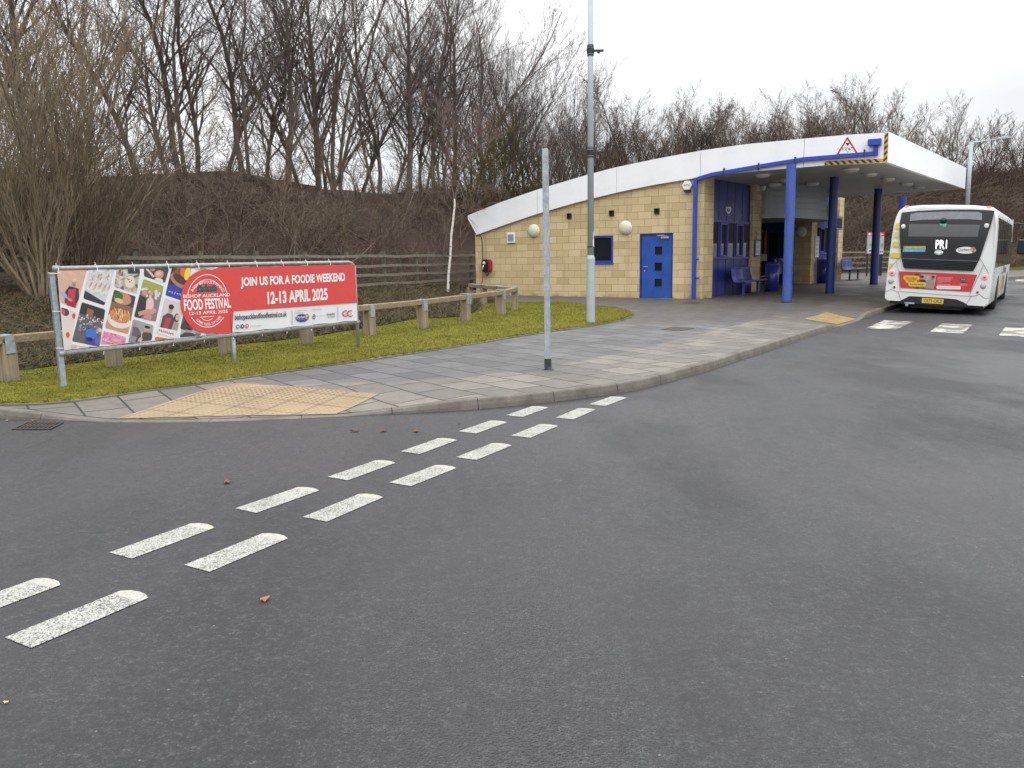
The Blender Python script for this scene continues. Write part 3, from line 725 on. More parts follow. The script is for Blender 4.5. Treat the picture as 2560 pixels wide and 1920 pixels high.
def s_at_px(px, d):                                  # arc position whose bank point at depth d projects to px
    best = min(np.arange(S0-12, S0+105, .25), key=lambda s: abs(pxof(bpt(s, d))[0]-px)); return best
crest = [(-60, 9, 2, 1.0), (60, 9, 1, 1.0), (160, 10.5, 4, 1.0),  (357, 8, 4, 1.1), (418, 9.5, 4, 1.0), (450, 8, 3, 1.05), (488, 10, 4, 1.0), (560, 9, 4, 1.0), (612, 8.2, 3, 1.0), (668, 10, 4, 1.05),
         (722, 8, 1, 1.05), (748, 10.5, 4, 1.05), (795, 8.4, 1, 1.12), (845, 8, 0, 1.2), (942, 8.6, 3, 1.05), (985, 10, 4, 1.0), (1025, 8, 1, 1.12), (1060, 9.5, 3, 1.0), (900, 10.5, 4, 1.05), (1095, 8, 3, 1.1),
         (1135, 10, 1, 1.1), (1180, 8.4, 2, 1.02), (1220, 10.5, 1, .98), (1265, 8.5, 0, .93), (1305, 9, 3, .86), (1350, 10, 2, .80), (1395, 8, 5, .74), (1440, 9.5, 0, .66), (1240, 7, 5, .8), (1330, 7.5, 5, .7), (1110, 7.5, 5, .9), (820, 11, 5, 1.0)]
crest.sort()
for i, (px, d, k, sc) in enumerate(crest):
    s = s_at_px(px, d); p = bpt(s, d); rr_ = random.Random(i*3+1)
    TK[k].place(tuple(p), rr_.random()*6.28, sc*(.95+.12*rr_.random()), f'{ordn(i)} bare tree from the left along the crest of the dark bank', 'tree', 'bare trees on the bank crest')
# large leaning ash and ivy-green lichen tree
lk = Kind('lichen_tree', grow(31, 4, 5.6, .07, .42, [(14, .5, 42), (9, .5, 40), (8, .55, 40)], .06, wob=.16), X['bark'], X['olive'])
for i, (px, d, sc) in enumerate(((1180, 6, .95), (1248, 7, 1.05), (1312, 6.5, .9))):
    p = bpt(s_at_px(px, d), d); lk.place(tuple(p), i*2.1, sc, f'{["left-hand","middle","right-hand"][i]} of three bushy lichen-green trees rising behind the low roof end', 'tree', 'lichen-green trees')
# hedgerow of shrubs and small trees behind the building
HK = [Kind('bare_shrub', grow(41, 7, 5.6, .05, .5, [(12, .45, 32), (8, .45, 34), (5, .5, 32)], .12, wob=.12), X['hedge'], X['hedge']),
      Kind('bare_shrub', grow(42, 6, 5.2, .06, .6, [(12, .5, 36), (8, .5, 36), (5, .5, 36)], .08, wob=.14), X['hedge'], X['hedge']),
      Kind('bare_shrub', grow(43, 8, 5.0, .045, .55, [(11, .45, 30), (8, .45, 32), (5, .5, 30)], .12, wob=.1), X['redtwig'], X['redtwig'])]
hl = [(1395, 9, 0, .9), (1450, 6, 2, .85), (1500, 9, 1, 1.0), (1545, 6, 0, .95), (1600, 9, 2, .95), (1650, 6, 1, .95), (1690, 10, 0, 1.1), (1740, 7, 2, 1.05), (1790, 10, 1, 1.15), (1835, 8, 2, 1.0), (1880, 11, 0, 1.1), (1930, 8, 1, 1.05),
      (1975, 11, 2, 1.1), (2020, 8, 0, 1.0), (2070, 11, 1, 1.1), (2110, 7, 0, 1.0), (2150, 12, 0, 1.25), (2185, 8, 1, 1.0), (2225, 11, 0, 1.15), (2265, 7, 1, .95), (2300, 12, 1, 1.2), (2340, 8, 2, 1.0), (2385, 12, 0, 1.1), (2425, 8, 2, 1.0),
      (2465, 12, 2, 1.15), (2510, 8, 2, 1.0), (2555, 12, 2, 1.2), (2600, 8, 2, 1.1), (2660, 11, 2, 1.2), (1425, 11, 1, 1.15), (1478, 11, 0, 1.2), (1525, 12, 2, 1.2), (1575, 12, 0, 1.25), (1625, 12, 1, 1.25), (1670, 13, 2, 1.3), (1715, 12, 0, 1.25), (1765, 12, 1, 1.25), (1815, 12, 0, 1.25), (1860, 13, 2, 1.25), (1905, 12, 1, 1.2), (1950, 13, 0, 1.2), (2000, 13, 1, 1.2), (2045, 13, 2, 1.2), (2090, 13, 0, 1.2), (2170, 4, 1, .8), (2240, 4, 1, .8), (2120, 3.5, 1, .75), (2310, 4, 2, .8), (2390, 4, 2, .8), (2470, 4, 2, .8), (2540, 4, 2, .8)]
hl.sort()
for i, (px, d, k, sc) in enumerate(hl):
    sc *= .90; s = s_at_px(px, d); p = bpt(s, d); rr_ = random.Random(i*5+2); dist = hypot(p[0], p[1])
    HK[k].place(tuple(p), rr_.random()*6.28, sc*(.92+.16*rr_.random()), f'{ordn(i)} bare shrub from the left in the thicket behind the station roof', 'shrub', 'bare thicket behind the station')
bk = Kind('birch_tree', grow(51, 1, 6.5, .07, 0, [(20, .34, 34), (9, .5, 36), (7, .6, 36)], .05, droop=.16, wob=.12, lean=.05), X['hedge'], X['twig'])
for i, (px, d, sc, lb) in enumerate(((1545, 11, 1.32, 'tall fine-twigged birch just right of the lamp column'), (1712, 11, 1.1, 'fine-twigged birch above the first fascia joint'), (1795, 10, 1.2, 'open-crowned bare tree with upright shoots above the white fascia'), (2200, 12, 1.25, 'spiky bare tree above the canopy corner'))):
    p = bpt(s_at_px(px, d), d); bk.place(tuple(p), i*1.7, sc, lb, 'tree')
# coppiced willows at the left
wk = Kind('willow_coppice', grow(61, 20, 7.6, .034, .42, [(15, .34, 20), (8, .42, 22), (4, .5, 26)], .17, wob=.09, first=.06), X['willow'], X['willow'])
wk2 = Kind('willow_coppice', grow(62, 18, 6.6, .032, .6, [(15, .34, 22), (8, .42, 24), (4, .5, 26)], .17, wob=.10, first=.05), X['willow'], X['willow'])
for i, (px, dd, kk, sc, lb) in enumerate(((95, -.8, wk, .92, 'big olive-brown willow coppice at the left end of the timber fence'), (-75, .8, wk2, 1.05, 'willow coppice cut by the left edge of the photo'), (215, -.3, wk2, .74, 'shorter willow coppice leaning right above the banner'))):
    p = bpt(s_at_px(px, dd), dd) if dd > 0 else None
    if p is None:
        s_ = s_at_px(px, dd); q, nn = fpt(s_); q = q+nn*dd; p = np.array([q[0], q[1], .62+mound(q[0])])
    kk.place(tuple(p), i*1.9+.4, sc, lb, 'willow', 'coppiced willows')
sk = [Kind('bare_sapling', grow(71, 3, 3.6, .03, .45, [(9, .5, 40), (7, .5, 40), (4, .5, 36)], .08, wob=.16), X['hedge'], X['hedge']),
      Kind('bare_sapling', grow(72, 6, 2.6, .02, .8, [(9, .5, 36), (6, .5, 36), (3, .5, 36)], .05, wob=.15), X['hedge'], X['hedge'])]
sp_ = [(330, 3, 1, 1.1), (400, 5, 0, 1.0), (470, 1.5, 1, 1.0), (520, 2.5, 0, .95), (590, 4.5, 1, 1.2), (620, 1.2, 0, 1.0), (680, 5, 0, .95), (740, 3, 1, 1.2), (790, 1.5, 0, 1.1), (850, 4, 0, 1.0), (905, 2.2, 1, 1.3), (975, 3.4, 0, 1.2), (1030, 5.5, 1, 1.2), (1085, 2, 0, 1.05), (1150, 4, 0, 1.1), (1010, 1.2, 0, .9), (560, 6.5, 0, 1.0), (900, 6.5, 1, 1.3), (1120, 6.5, 1, 1.3), (250, 5, 1, 1.3), (180, 7, 0, 1.3), (430, 7, 1, 1.2), (690, 7, 1, 1.2), (780, 6, 0, 1.2)]
sp_.sort()
for i, (px, d, k, sc) in enumerate(sp_):
    p = bpt(s_at_px(px, d), d); sk[k].place(tuple(p), i*2.3, sc, f'{ordn(i)} thin bare sapling from the left on the dark slope behind the fence', 'sapling', 'saplings on the slope')
# slender white birch in the bed
bp = gpf(1121, 728, lambda x, y: .55)
t = root('silver_birch', tuple(bp), 0, 'slender white-barked young birch in the bed left of the building', 'birch tree')
def at_y(px, py, Y): d = D(px, py)/D(px, py)[1]*Y; return Vector((d[0], Y, H+d[2]))
by = bp[1]; stem = [at_y(a, b, by)-Vector(bp) for a, b in ((1120, 732), (1121, 690), (1126, 640), (1128, 590), (1133, 550), (1137, 510), (1136, 497))]
mb = MB()
for a, b, ra, rb in zip(stem[:-1], stem[1:], (.046, .043, .039, .036, .033, .030), (.043, .039, .036, .033, .030, .027)): mb.cyl(a, b, ra, rb, 10, cap=False)
mb.build('trunk', X['birch'], t, True)
r_ = random.Random(9); sg = []
def twig(p, d, L, rad, lev, droop):
    n = 5
    for i in range(n):
        d = (d+Vector((r_.gauss(0, .1), r_.gauss(0, .1), r_.gauss(0, .06)-droop))).normalized(); q = p+d*L/n
        sg.append((*p, *q, max(.0035, rad*(1-i/n*.7)), max(.003, rad*(1-(i+1)/n*.7)), 1)); p = q
        if lev > 0 and i > 0:
            for _ in range(2 if lev > 1 else 2):
                a = Vector((r_.gauss(0, 1), r_.gauss(0, 1), r_.gauss(.1, .5))).normalized(); twig(p, (d+a*.75).normalized(), L*.5, rad*.5, lev-1, droop*1.3)
twig(stem[-1], Vector((-.12, 0, 1)), 2.3, .024, 3, .0); twig(stem[-1], Vector((.16, .1, 1)), 2.0, .024, 3, -.02)
for k, (dx, dz) in enumerate(((.9, .75), (-.6, .8), (1, .6))):
    twig(stem[4+k % 3], Vector((dx, r_.gauss(0, .5), dz)), 1.4, .010, 2, .06)
seg_mesh('crown', np.array(sg), 4, X['birchtwig'], t)

# ------------------------------------------------------------------ post and rail fence
froot = root('timber_fence', (*FR[int(np.argmin(np.abs(FT-S0)))], .6), 0, 'weathered four-rail timber fence along the foot of the bank', 'fence')
fl = np.array(froot.location)
def fbuild(s0, s1, step, rails):
    s = s0; k = 0
    while s < s1:
        p, nn = fpt(s); z = fbase(s); a = atan2(nn[1], nn[0])
        mb = MB(); mb.T = lambda x, y, zz, p=p, a=a, z=z: (p[0]-fl[0]+x*cos(a)-y*sin(a), p[1]-fl[1]+x*sin(a)+y*cos(a), z-fl[2]+zz)
        mb.box(-.04, .04, -.065, .065, -.3, 1.27 + .01*(k % 3)); mb.build('post', X['fpost'], froot); s += step; k += 1
    for h in rails:
        mb = MB(); sv_ = np.arange(s0, s1, .46)
        for a_, b_ in zip(sv_[:-1], sv_[1:]):
            q = []
            for s_x in (a_, b_):
                p, nn = fpt(s_x); z = fbase(s_x)
                for o, dz in ((-.042, 0), (-.078, 0), (-.078, .085), (-.042, .085)): q.append((p[0]+nn[0]*o-fl[0], p[1]+nn[1]*o-fl[1], z+h+dz-fl[2]+.012*sin(s_x*2+h*9)))
            mb.add(q, [(0, 1, 5, 4), (1, 2, 6, 5), (2, 3, 7, 6), (3, 0, 4, 7)])
        mb.build('rail', X['fence'], froot)
fbuild(S0-11.2, S0+15.8, 1.87, (.20, .49, .78, 1.09))
fbuild(S0+26, S0+52, 1.87, (.16, .46, .76, 1.06))
# ------------------------------------------------------------------ the station building
A2 = np.array([5.72, 24.85]); B2 = np.array([-1.27, 29.1]); uu = (A2-B2)/np.hypot(*(A2-B2)); vv = np.array([-uu[1], uu[0]])   # vv points into the building
ww = np.array([sin(radians(37)), cos(radians(37))]); wn = np.array([ww[1], -ww[0]])            # along and out of the road-facing wall
SA = float((A2-B2)@uu)
bld = root('bus_station', (B2[0], B2[1], 0), atan2(uu[1], uu[0]), 'low buff-block bus station with sweeping white curved roof and blue pillars', 'bus station')
def vp(px, py, O, d):
    r = D(px, py); t, s = np.linalg.solve(np.array([[r[0], -d[0]], [r[1], -d[1]]]), O); return float(s), float(H+r[2]*t)
def fp(px, py): return vp(px, py, B2, uu)            # facade: (s, z)
def TF(s, z, h): return (s, -h, z)                   # facade art, h = out of wall
def loc(p): d = np.array(p[:2])-B2; return (float(d@uu), float(d@vv))
wl = (float(ww@uu), float(ww@vv)); wnl = (float(wn@uu), float(wn@vv))
def TW(t, z, h): return (SA+wl[0]*t+wnl[0]*h, wl[1]*t+wnl[1]*h, z)   # road wall: t along, h out
def TWb(t, h, z): return TW(t, z, h)
top = [fp(*p) for p in ((1173,539),(1255,506),(1342,476),(1470,438),(1542,419),(1650,396.5),(1754,377.5),(1860,362),(2012,347.5),(2120,338),(2223,332))]
bot = [fp(*p) for p in ((1187,590),(1270,560.5),(1353,532.6),(1450,505),(1548,481),(1640,462),(1734,447),(1860,431),(2011,418.6),(2063.5,414),(2219,407))]
CS = top[-1][0]; bot[-1] = (CS, bot[-1][1])
def sm_at(P, s):
    return float(np.interp(s, [p[0] for p in P], [p[1] for p in P]))
BZ = .286
def wall_top(s): return sm_at(bot, s)+.05
# facade wall with openings
ss_ = [.09, 1., 2., 2.7, 3.6, 4.52, 5.29, 5.7, 6.17, 7.25, 7.6, SA]
mb = MB()
def wseg(s0, s1, z0, z1=None):
    n = max(1, int((s1-s0)/.5))
    for i in range(n):
        a = s0+(s1-s0)*i/n; b = s0+(s1-s0)*(i+1)/n; ta = z1 if z1 else wall_top(a); tb = z1 if z1 else wall_top(b)
        mb.add([(a, 0, z0), (b, 0, z0), (b, 0, tb), (a, 0, ta)], [(0, 1, 2, 3)])
DW = (6.17, 7.25, .30, 2.28); WN = (4.52, 5.285, 1.375, 2.26)
wseg(.09, WN[0], -.3); wseg(WN[0], WN[1], -.3, WN[2]); wseg(WN[0], WN[1], WN[3]); wseg(WN[1], DW[0], -.3); wseg(DW[0], DW[1], DW[3]); wseg(DW[1], SA, -.3)
for s0, s1, z0, z1 in (DW, WN):                      # reveals
    mb.add([(s0, 0, z0), (s1, 0, z0), (s1, .12, z0), (s0, .12, z0), (s0, 0, z1), (s1, 0, z1), (s1, .12, z1), (s0, .12, z1)], [(0, 1, 2, 3), (7, 6, 5, 4), (0, 3, 7, 4), (2, 1, 5, 6)])
LW = 15.6
mb.add([(.09, 0, -.3), (.09, 13, -.3), (.09, 13, wall_top(.09)), (.09, 0, wall_top(.09))], [(0, 1, 2, 3)])   # left end wall
mb.build('wall', X['block'], bld)
# road-facing wall pieces (t along, out h)
tq = [vp(px, 600, A2, ww)[0] for px in (1783, 1881, 1902, 2029, 2042, 2096, 2107)]
t1, t2, t3, t4, t5, t6, t7 = tq
sz = lambda t, h: sm_at(bot, TW(t, 0, h)[0])
def wbox(mb, ta, tb, h0, h1, z0, z1=None):
    p = [TW(ta, 0, h0), TW(tb, 0, h0), TW(tb, 0, h1), TW(ta, 0, h1)]
    tp = [z1 if z1 is not None else sm_at(bot, q[0])+.03 for q in p]
    mb.add([(q[0], q[1], z0) for q in p]+[(q[0], q[1], k) for q, k in zip(p, tp)], [(3,2,1,0),(4,5,6,7),(0,1,5,4),(1,2,6,5),(2,3,7,6),(3,0,4,7)])
for a, b, h0 in ((.0, t1, -.4), (t2, t3, -2.4), (t4, t5, -2.4), (t6, t7, -6)):
    mb = MB(); wbox(mb, a, b, h0, 0 if a else -.002, -.3); mb.build('wall', X['block'], bld)
O4 = A2+ww*(t4-.02)
def h4(px, py=620): return -vp(px, py, O4, -wn)[0]
hA, hB = h4(1984), h4(1893)
mb = MB(); wbox(mb, t4-.02, t4+.1, hA, -.05, -.3); wbox(mb, .5, t7, -6.2, -6.0, -.3); mb.build('wall', X['block'], bld)
mb = MB(); wbox(mb, t3-.4, t4+.1, -5.9, -.05, 2.85, 2.95); mb.build('recess_ceiling', X['soffit'], bld)
mb = MB(); wbox(mb, t3-1.5, t3-1.4, -5.9, -2.3, -.3, 2.9); mb.build('wall', X['block'], bld)
# glazed screens on the road wall
def screen(ta, tb, npan, zl, zu, opens):
    rt = bld
    mb = MB(); wbox(mb, ta, tb, -.16, -.12, -.05); o = mb.build('glazed_screen', X['navy'], rt)
    z0 = .30; fr = MB(); jn = MB()
    w = (tb-ta)/npan
    for i in range(npan+1):
        t = ta+w*i
        wbox(fr, max(ta, t-.03), min(tb, t+.03), -.12, -.085, zl, zu); wbox(jn, max(ta, t-.012), min(tb, t+.012), -.121, -.112, -.02, zl); wbox(jn, max(ta, t-.012), min(tb, t+.012), -.121, -.112, zu)
    for z in (zl, zu): wbox(fr, ta+.03, tb-.03, -.12, -.062, z-.035, z+.035)
    
    for i in opens:
        a = ta+w*i+.03; b = a+w-.06
        wbox(fr, a, a+.05, -.115, -.04, zl+.04, zu-.04); wbox(fr, b-.05, b, -.115, -.04, zl+.04, zu-.04)
        wbox(fr, a+.05, b-.05, -.115, -.041, zu-.10, zu-.04); wbox(fr, a+.05, b-.05, -.115, -.041, zl+.04, zl+.10)
    fr.build('frame', X['frameblue'], o, bevel=.006); jn.build('panel_joint', X['black'], o)
    for i in range(npan):
        g = MB(); wbox(g, ta+w*i+.03, ta+w*(i+1)-.03, -.118, -.105, zl+.04, zu-.04); g.build('pane', X['glass'], o)
    return o
zu1 = vp(1790, 552, A2, ww)[1]; zl1 = vp(1785, 646, A2, ww)[1]
scr = screen(t1, t2, 5, zl1, zu1, (1, 3)); screen(t5, t6, 5, zl1+.1, zu1+.05, (1, 3))
def crest_logo(parent, Tm, cx, cz, w, k=.5):
    P = Print(lambda x, y: (x, cz+(y-cz)*k)); P.poly([(cx-w/2, cz+w*.5), (cx+w/2, cz+w*.5), (cx+w/2, cz-w*.1), (cx+w*.3, cz-w*.42), (cx, cz-w*.55), (cx-w*.3, cz-w*.42), (cx-w/2, cz-w*.1)], (.75, .76, .76), 1)
    P.ell(cx, cz+.02*w, w*.24, w*.26, (.02, .03, .08), 2); P.ell(cx, cz+.02*w, w*.15, w*.17, (.35, .37, .4), 3); P.rect(cx-w*.03, cz-w*.1, cx+w*.12, cz+.02*w, (.02, .03, .08), 4)
    P.text('durham', [(cx-w*.36, cz-w*.82), (cx+w*.36, cz-w*.82), (cx+w*.36, cz-w*.68), (cx-w*.36, cz-w*.68)], (.6, .6, .62), 1, .01)
    return P.build('crest', X['print'], parent, Tm, .0015)
lt, lz = vp(1830, 525, A2, ww)
crest_logo(scr, lambda a, b, h: TW(a, b, -.118+h), ta_ if False else lt, lz, .42, .5)
# recess: dark screens facing the camera, orange door leaf, round light
zz4 = lambda y, px=1940: vp(px, y, O4, -wn)[1]
mb = MB(); wbox(mb, t4-.04, t4+.08, hB-1.2, hA, -.05, 2.9); rec = mb.build('entrance_screen', X['navy'], bld)
def T4(a, z, h): return TW(t4-.04-h, z, a)
mb = MB(); hs_ = [h4(p) for p in (1920, 1947, 1968, 1984)]
for h_ in hs_: wbox(mb, t4-.09, t4-.04, h_-.03, h_+.03, -.02, 2.85)
for y in (577, 644): z_ = zz4(y); wbox(mb, t4-.088, t4-.04, hs_[0], hA, z_-.04, z_+.04)
mb.build('frame', X['navy'], rec)
for a_, b_ in zip(hs_[:-1], hs_[1:]): mb = MB(); wbox(mb, t4-.06, t4-.045, a_+.04, b_-.04, zz4(640), zz4(581)); mb.build('pane', X['glass'], rec)
ha_, hb_ = h4(1903), h4(1918); mb = MB(); zt_, zm_, zl_ = zz4(576, 1910), zz4(634, 1910), .42
for a_, b_, z0, z1 in ((ha_, ha_+.07, zl_, zt_), (hb_-.07, hb_, zm_, zt_), (ha_, hb_, zt_-.07, zt_), (ha_, hb_, zm_-.08, zm_), (ha_, hb_, zl_, zl_+.1)): wbox(mb, t4-.16, t4-.10, min(a_, b_), max(a_, b_), z0, z1)
dl = mb.build('entrance_door', X['orange'], bld)
mb = MB(); wbox(mb, t4-.14, t4-.12, min(ha_, hb_), max(ha_, hb_), zl_, zt_-.06); mb.build('pane', X['glass'], dl)
mb = MB(); wbox(mb, t4-.17, t4-.165, ha_+.02, ha_+.3, zz4(652, 1910), zz4(636, 1910)); mb.build('notice', X['plastic'], dl)
crest_logo(rec, lambda a, b, h: T4(a, b, .02+h), h4(1951), zz4(656, 1951), .42, 1.)
# curved grey drum over the entrance
dc = (t3+t4)/2-.1; dr = (t4-t3)/2-.05; zb = vp(1975, 552, A2, ww)[1]
mb = MB(); n = 28; zs = [zb+.14, zb+.35, zb+.55, zb+.78]
def arc(r, k, sc=.42): a = pi*k/n; return dc-r*cos(a), r*sin(a)*sc
zz = zb+.14; prof = []
while zz < 4.1:
    prof += [(zz, 0.), (zz+.16, 0.), (zz+.165, -.025), (zz+.195, -.025)]; zz += .2
for (za, ra), (zc, rc) in zip(prof[:-1], prof[1:]):
    for k in range(n):
        q = []
        for (z, r) in ((za, ra), (zc, rc)):
            for kk in (k, k+1):
                t, h = arc(dr+r, kk); P_ = TW(t, 0, h); q.append((P_[0], P_[1], min(z, sm_at(bot, P_[0])+.02)))
        mb.add(q, [(0, 1, 3, 2)])
drum = mb.build('canopy_drum', X['grey'], bld, True)
mb = MB(); vs = []
for z in (zb, zb+.14):
    for k in range(n+1): t, h = arc(dr+.14, k); P_ = TW(t, z, h); vs.append(P_)
fs = [(k, k+1, n+2+k, n+1+k) for k in range(n)]+[list(range(n, -1, -1)), list(range(n+1, 2*n+2))]
mb.add(vs, fs); mb.build('ledge', X['grey'], drum)
mb = MB(); wbox(mb, dc+dr*.62, dc+dr*.62+.75, .75, .9, zb+.1, zb+.55); mb.build('speaker_box', X['black'], drum)
# soffit, roof, fascias
CL = vp(2411, 473, B2+uu*CS, ww)[0]                  # canopy depth along ww
def along(s, t): return (s+wl[0]*t, wl[1]*t)
mb = MB()
for i in range(len(bot)-1):
    (a, za), (b, zc) = bot[i], bot[i+1]
    if b < SA-.4: continue
    a0, a1 = along(a, .02), along(a, CL-.05); b0, b1 = along(b-.05 if i == len(bot)-2 else b, .02), along(b-.05 if i == len(bot)-2 else b, CL-.05)
    mb.add([(*a0, za+.03), (*b0, zc+.03), (*b1, zc+.03), (*a1, za+.03)], [(0, 3, 2, 1)])
mb.build('soffit', X['soffit'], bld)
mb = MB()
for i in range(len(top)-1):
    (a, za), (b, zc) = top[i], top[i+1]
    a0, a1 = along(a, -.02), along(a, CL); b0, b1 = along(b, -.02), along(b, CL)
    mb.add([(*a0, za+.004), (*b0, zc+.004), (*b1, zc+.004), (*a1, za+.004)], [(0, 1, 2, 3)])
mb.build('roof', X['roof'], bld, True)
# side fascia in panels with joints
jx = [top[0][0], fp(1347, 500)[0], fp(1545, 450)[0], fp(1754, 410)[0], fp(2012, 380)[0], CS]
for k in range(len(jx)-1):
    a, b = jx[k]+.006, jx[k+1]-.006; mb = MB(); m_ = 8; vs = []
    for j in range(m_+1):
        s = a+(b-a)*j/m_; ds = (.1 if k < 4 else 0)*1
        zt = sm_at(top, s); sb = s+(.09 if k < 4 and j < m_ or k < 3 else 0)
        zb_ = sm_at(bot, max(s, bot[0][0]))
        if s < bot[0][0]+.02: zb_ = zt-.11
        vs += [(s, -.10, zb_), (s, -.10, zt), (s, .04, zt), (s, .04, zb_)]
    fs = [(j*4+q, (j+1)*4+q, (j+1)*4+(q+1) % 4, j*4+(q+1) % 4) for j in range(m_) for q in range(4)]+[(3, 2, 1, 0), tuple(m_*4+q for q in range(4))]
    mb.add(vs, fs); mb.build('fascia', X['white'], bld)
mb = MB()                                            # road-side fascia
zt, zb_ = top[-1][1], bot[-1][1]
p0, p1 = along(CS, .0), along(CS, CL)
mb.add([(p0[0]-.1, p0[1]-.1, zb_), (p0[0]+.02, p0[1]-.1, zb_), (p1[0]+.02, p1[1], zb_), (p1[0]-.1, p1[1], zb_), (p0[0]-.1, p0[1]-.1, zt+.01), (p0[0]+.02, p0[1]-.1, zt+.01), (p1[0]+.02, p1[1], zt+.01), (p1[0]-.1, p1[1], zt+.01)],
       [(3,2,1,0),(4,5,6,7),(0,1,5,4),(1,2,6,5),(2,3,7,6),(3,0,4,7)])
mb.build('fascia', X['white'], bld)
mb = MB(); pts_b = []
mb.add([(*along(SA, CL-.06), sm_at(bot, SA)), (*along(CS, CL-.06), zb_), (*along(CS, CL-.06), zt), (*along(SA, CL-.06), sm_at(top, SA))], [(0, 1, 2, 3)]); mb.build('fascia', X['white'], bld)
# hazard stripes, height warning triangle
P = Print(lambda x, y: fp(x, y)); Z3 = lambda x, y: (1700+x*.3888, 300+y*.3888)
def hstripe(q, n, flip):
    a, b, c, d = [V(p) for p in q]                   # long edges a->b and d->c
    P.poly([tuple(a), tuple(b), tuple(c), tuple(d)], (.62, .33, .03), 1)
    for i in range(n):
        f0, f1 = i/n, (i+.48)/n; sh = .62/n*flip
        cl_ = [tuple(a), tuple(b), tuple(c), tuple(d)]
        P.poly([tuple(a+(b-a)*f0), tuple(a+(b-a)*f1), tuple(d+(c-d)*(f1+sh)), tuple(d+(c-d)*(f0+sh))], (.012, .012, .013), 2, cl_)
hstripe([Z3(935, 293), Z3(1312, 274), Z3(1312, 250), Z3(935, 268)], 9, -1)
hstripe([Z3(1311, 273), Z3(1319, 88), Z3(1343, 86), Z3(1336, 273)], 5, 1)
P.build('hazard_tape', X['print'], bld, lambda a, b, h: TF(a, b, .101+h), .002)
P = Print(lambda x, y: fp(*Z3(x, y)))
def rtri(c, s, r, col, L):
    pts = []
    V3 = [V(p) for p in ((1081, 110), (1152, 224), (1009, 229))]; cc = sum(V3)/3; V3 = [cc+(p-cc)*s for p in V3]
    for i in range(3):
        p = V3[i]; a = V3[i-1]; b = V3[(i+1) % 3]
        for f in (0, .25, .5, .75, 1): q = p+(a-p)*r*(1-f); w = p+(b-p)*r*f; pts.append(tuple((q*(1-f)+w*f)*.6+(p+((a-p)*r*(1-f)**2+(b-p)*r*f**2))*.4))
    P.poly(pts, col, L)
rtri(0, 1.02, .07, (.42, .015, .025), 1); rtri(0, .76, .05, (.78, .78, .77), 2)
P.poly([(1069, 149), (1097, 149), (1083, 172)], (.012,)*3, 3); P.poly([(1083, 202), (1078, 210), (1088, 210)], (.012,)*3, 3)
P.text("12'6\"", [(1050, 198), (1114, 196), (1114, 178), (1050, 180)], (.012,)*3, 3, .012)
P.build('height_sign', X['print'], bld, lambda a, b, h: TF(a, b, .101+h), .003)
# blue conduit along the fascia, down the wall
mb = MB(); pth = [fp(*p) for p in ((1738, 750), (1743, 449), (1784, 438), (1900, 418), (2013, 400), (2100, 393), (2190, 385.5))]
z0 = PZ(*(B2+uu*pth[0][0]))
mb.box(pth[0][0]-.055, pth[0][0]+.055, -.20, -.09, z0-.05, pth[1][1]+.045)
for (a, za), (b, zc) in zip(pth[1:-1], pth[2:]):
    if a < pth[1][0]+.01: a = pth[1][0]+.06
    mb.add([(a, -.20, za-.05), (b, -.20, zc-.05), (b, -.102, zc-.05), (a, -.102, za-.05), (a, -.20, za+.06), (b, -.20, zc+.06), (b, -.102, zc+.06), (a, -.102, za+.06)], [(3,2,1,0),(4,5,6,7),(0,1,5,4),(1,2,6,5),(2,3,7,6),(3,0,4,7)])
s_, z_ = pth[-1]; mb.box(s_-.04, s_+.07, -.2, -.102, z_-.05, z_+.26)
cd = mb.build('conduit', X['blue'], bld, bevel=.006)
bx = fp(*Z3(1216, 170)); bx2 = fp(*Z3(1302, 124)); mb = MB(); mb.box(bx[0], bx2[0], -.28, -.102, bx[1]-.01, bx2[1]); mb.build('conduit_box', X['blue'], cd, bevel=.01)
for p in ((1814, 430), (1900, 418), (1991, 403), (2163, 385)):
    a, z = fp(*p); mb = MB(); mb.box(a-.012, a+.012, -.205, -.1, z-.09, z+.1); mb.build('clip', X['dark'], cd)
for y in (649, 696): a, z = fp(1744, y); mb = MB(); mb.box(a+.0, a+.07, -.15, -.1, z-.02, z+.03); mb.build('clip', X['blue'], cd)
# door
mb = MB(); a, b, z0, z1 = DW
mb.box(a, a+.055, .02, .10, z0, z1); mb.box(b-.04, b, .02, .10, z0, z1); mb.box(a+.055, b-.04, .02, .10, z1-.05, z1)
dr_ = mb.build('door', X['navy'], bld)
mb = MB(); sx = [a+.055, 6.60, 6.85, b-.04]
Rz = lambda x, y: fp(1440+x*.217, 420+y*.217)
wz = [(Rz(900, 1003)[1], Rz(900, 903)[1]), (Rz(900, 1187)[1], Rz(900, 1088)[1]), (Rz(900, 1370)[1], Rz(900, 1273)[1])]
s0, s1 = Rz(902, 950)[0], Rz(990, 950)[0]
mb.box(a+.055, s0, .045, .09, z0+.02, z1-.05); mb.box(s1, b-.04, .045, .09, z0+.02, z1-.05); pz = z0+.02
for zl, zh in wz[::-1]: mb.box(s0, s1, .045, .09, pz, zl); pz = zh
mb.box(s0, s1, .045, .09, pz, z1-.05); mb.build('leaf', X['doorblue'], dr_)
for zl, zh in wz: mb = MB(); mb.box(s0-.0, s1, .06, .07, zl, zh); mb.build('pane', X['glass'], dr_)
for zl, zh in wz:
    mb = MB()
    mb.box(s0-.012, s0+.008, .036, .046, zl-.012, zh+.012); mb.box(s1-.008, s1+.012, .036, .046, zl-.012, zh+.012); mb.box(s0+.008, s1-.008, .036, .046, zh-.008, zh+.012); mb.box(s0+.008, s1-.008, .036, .046, zl-.012, zl+.008)
    mb.build('bead', X['doorblue'], dr_)
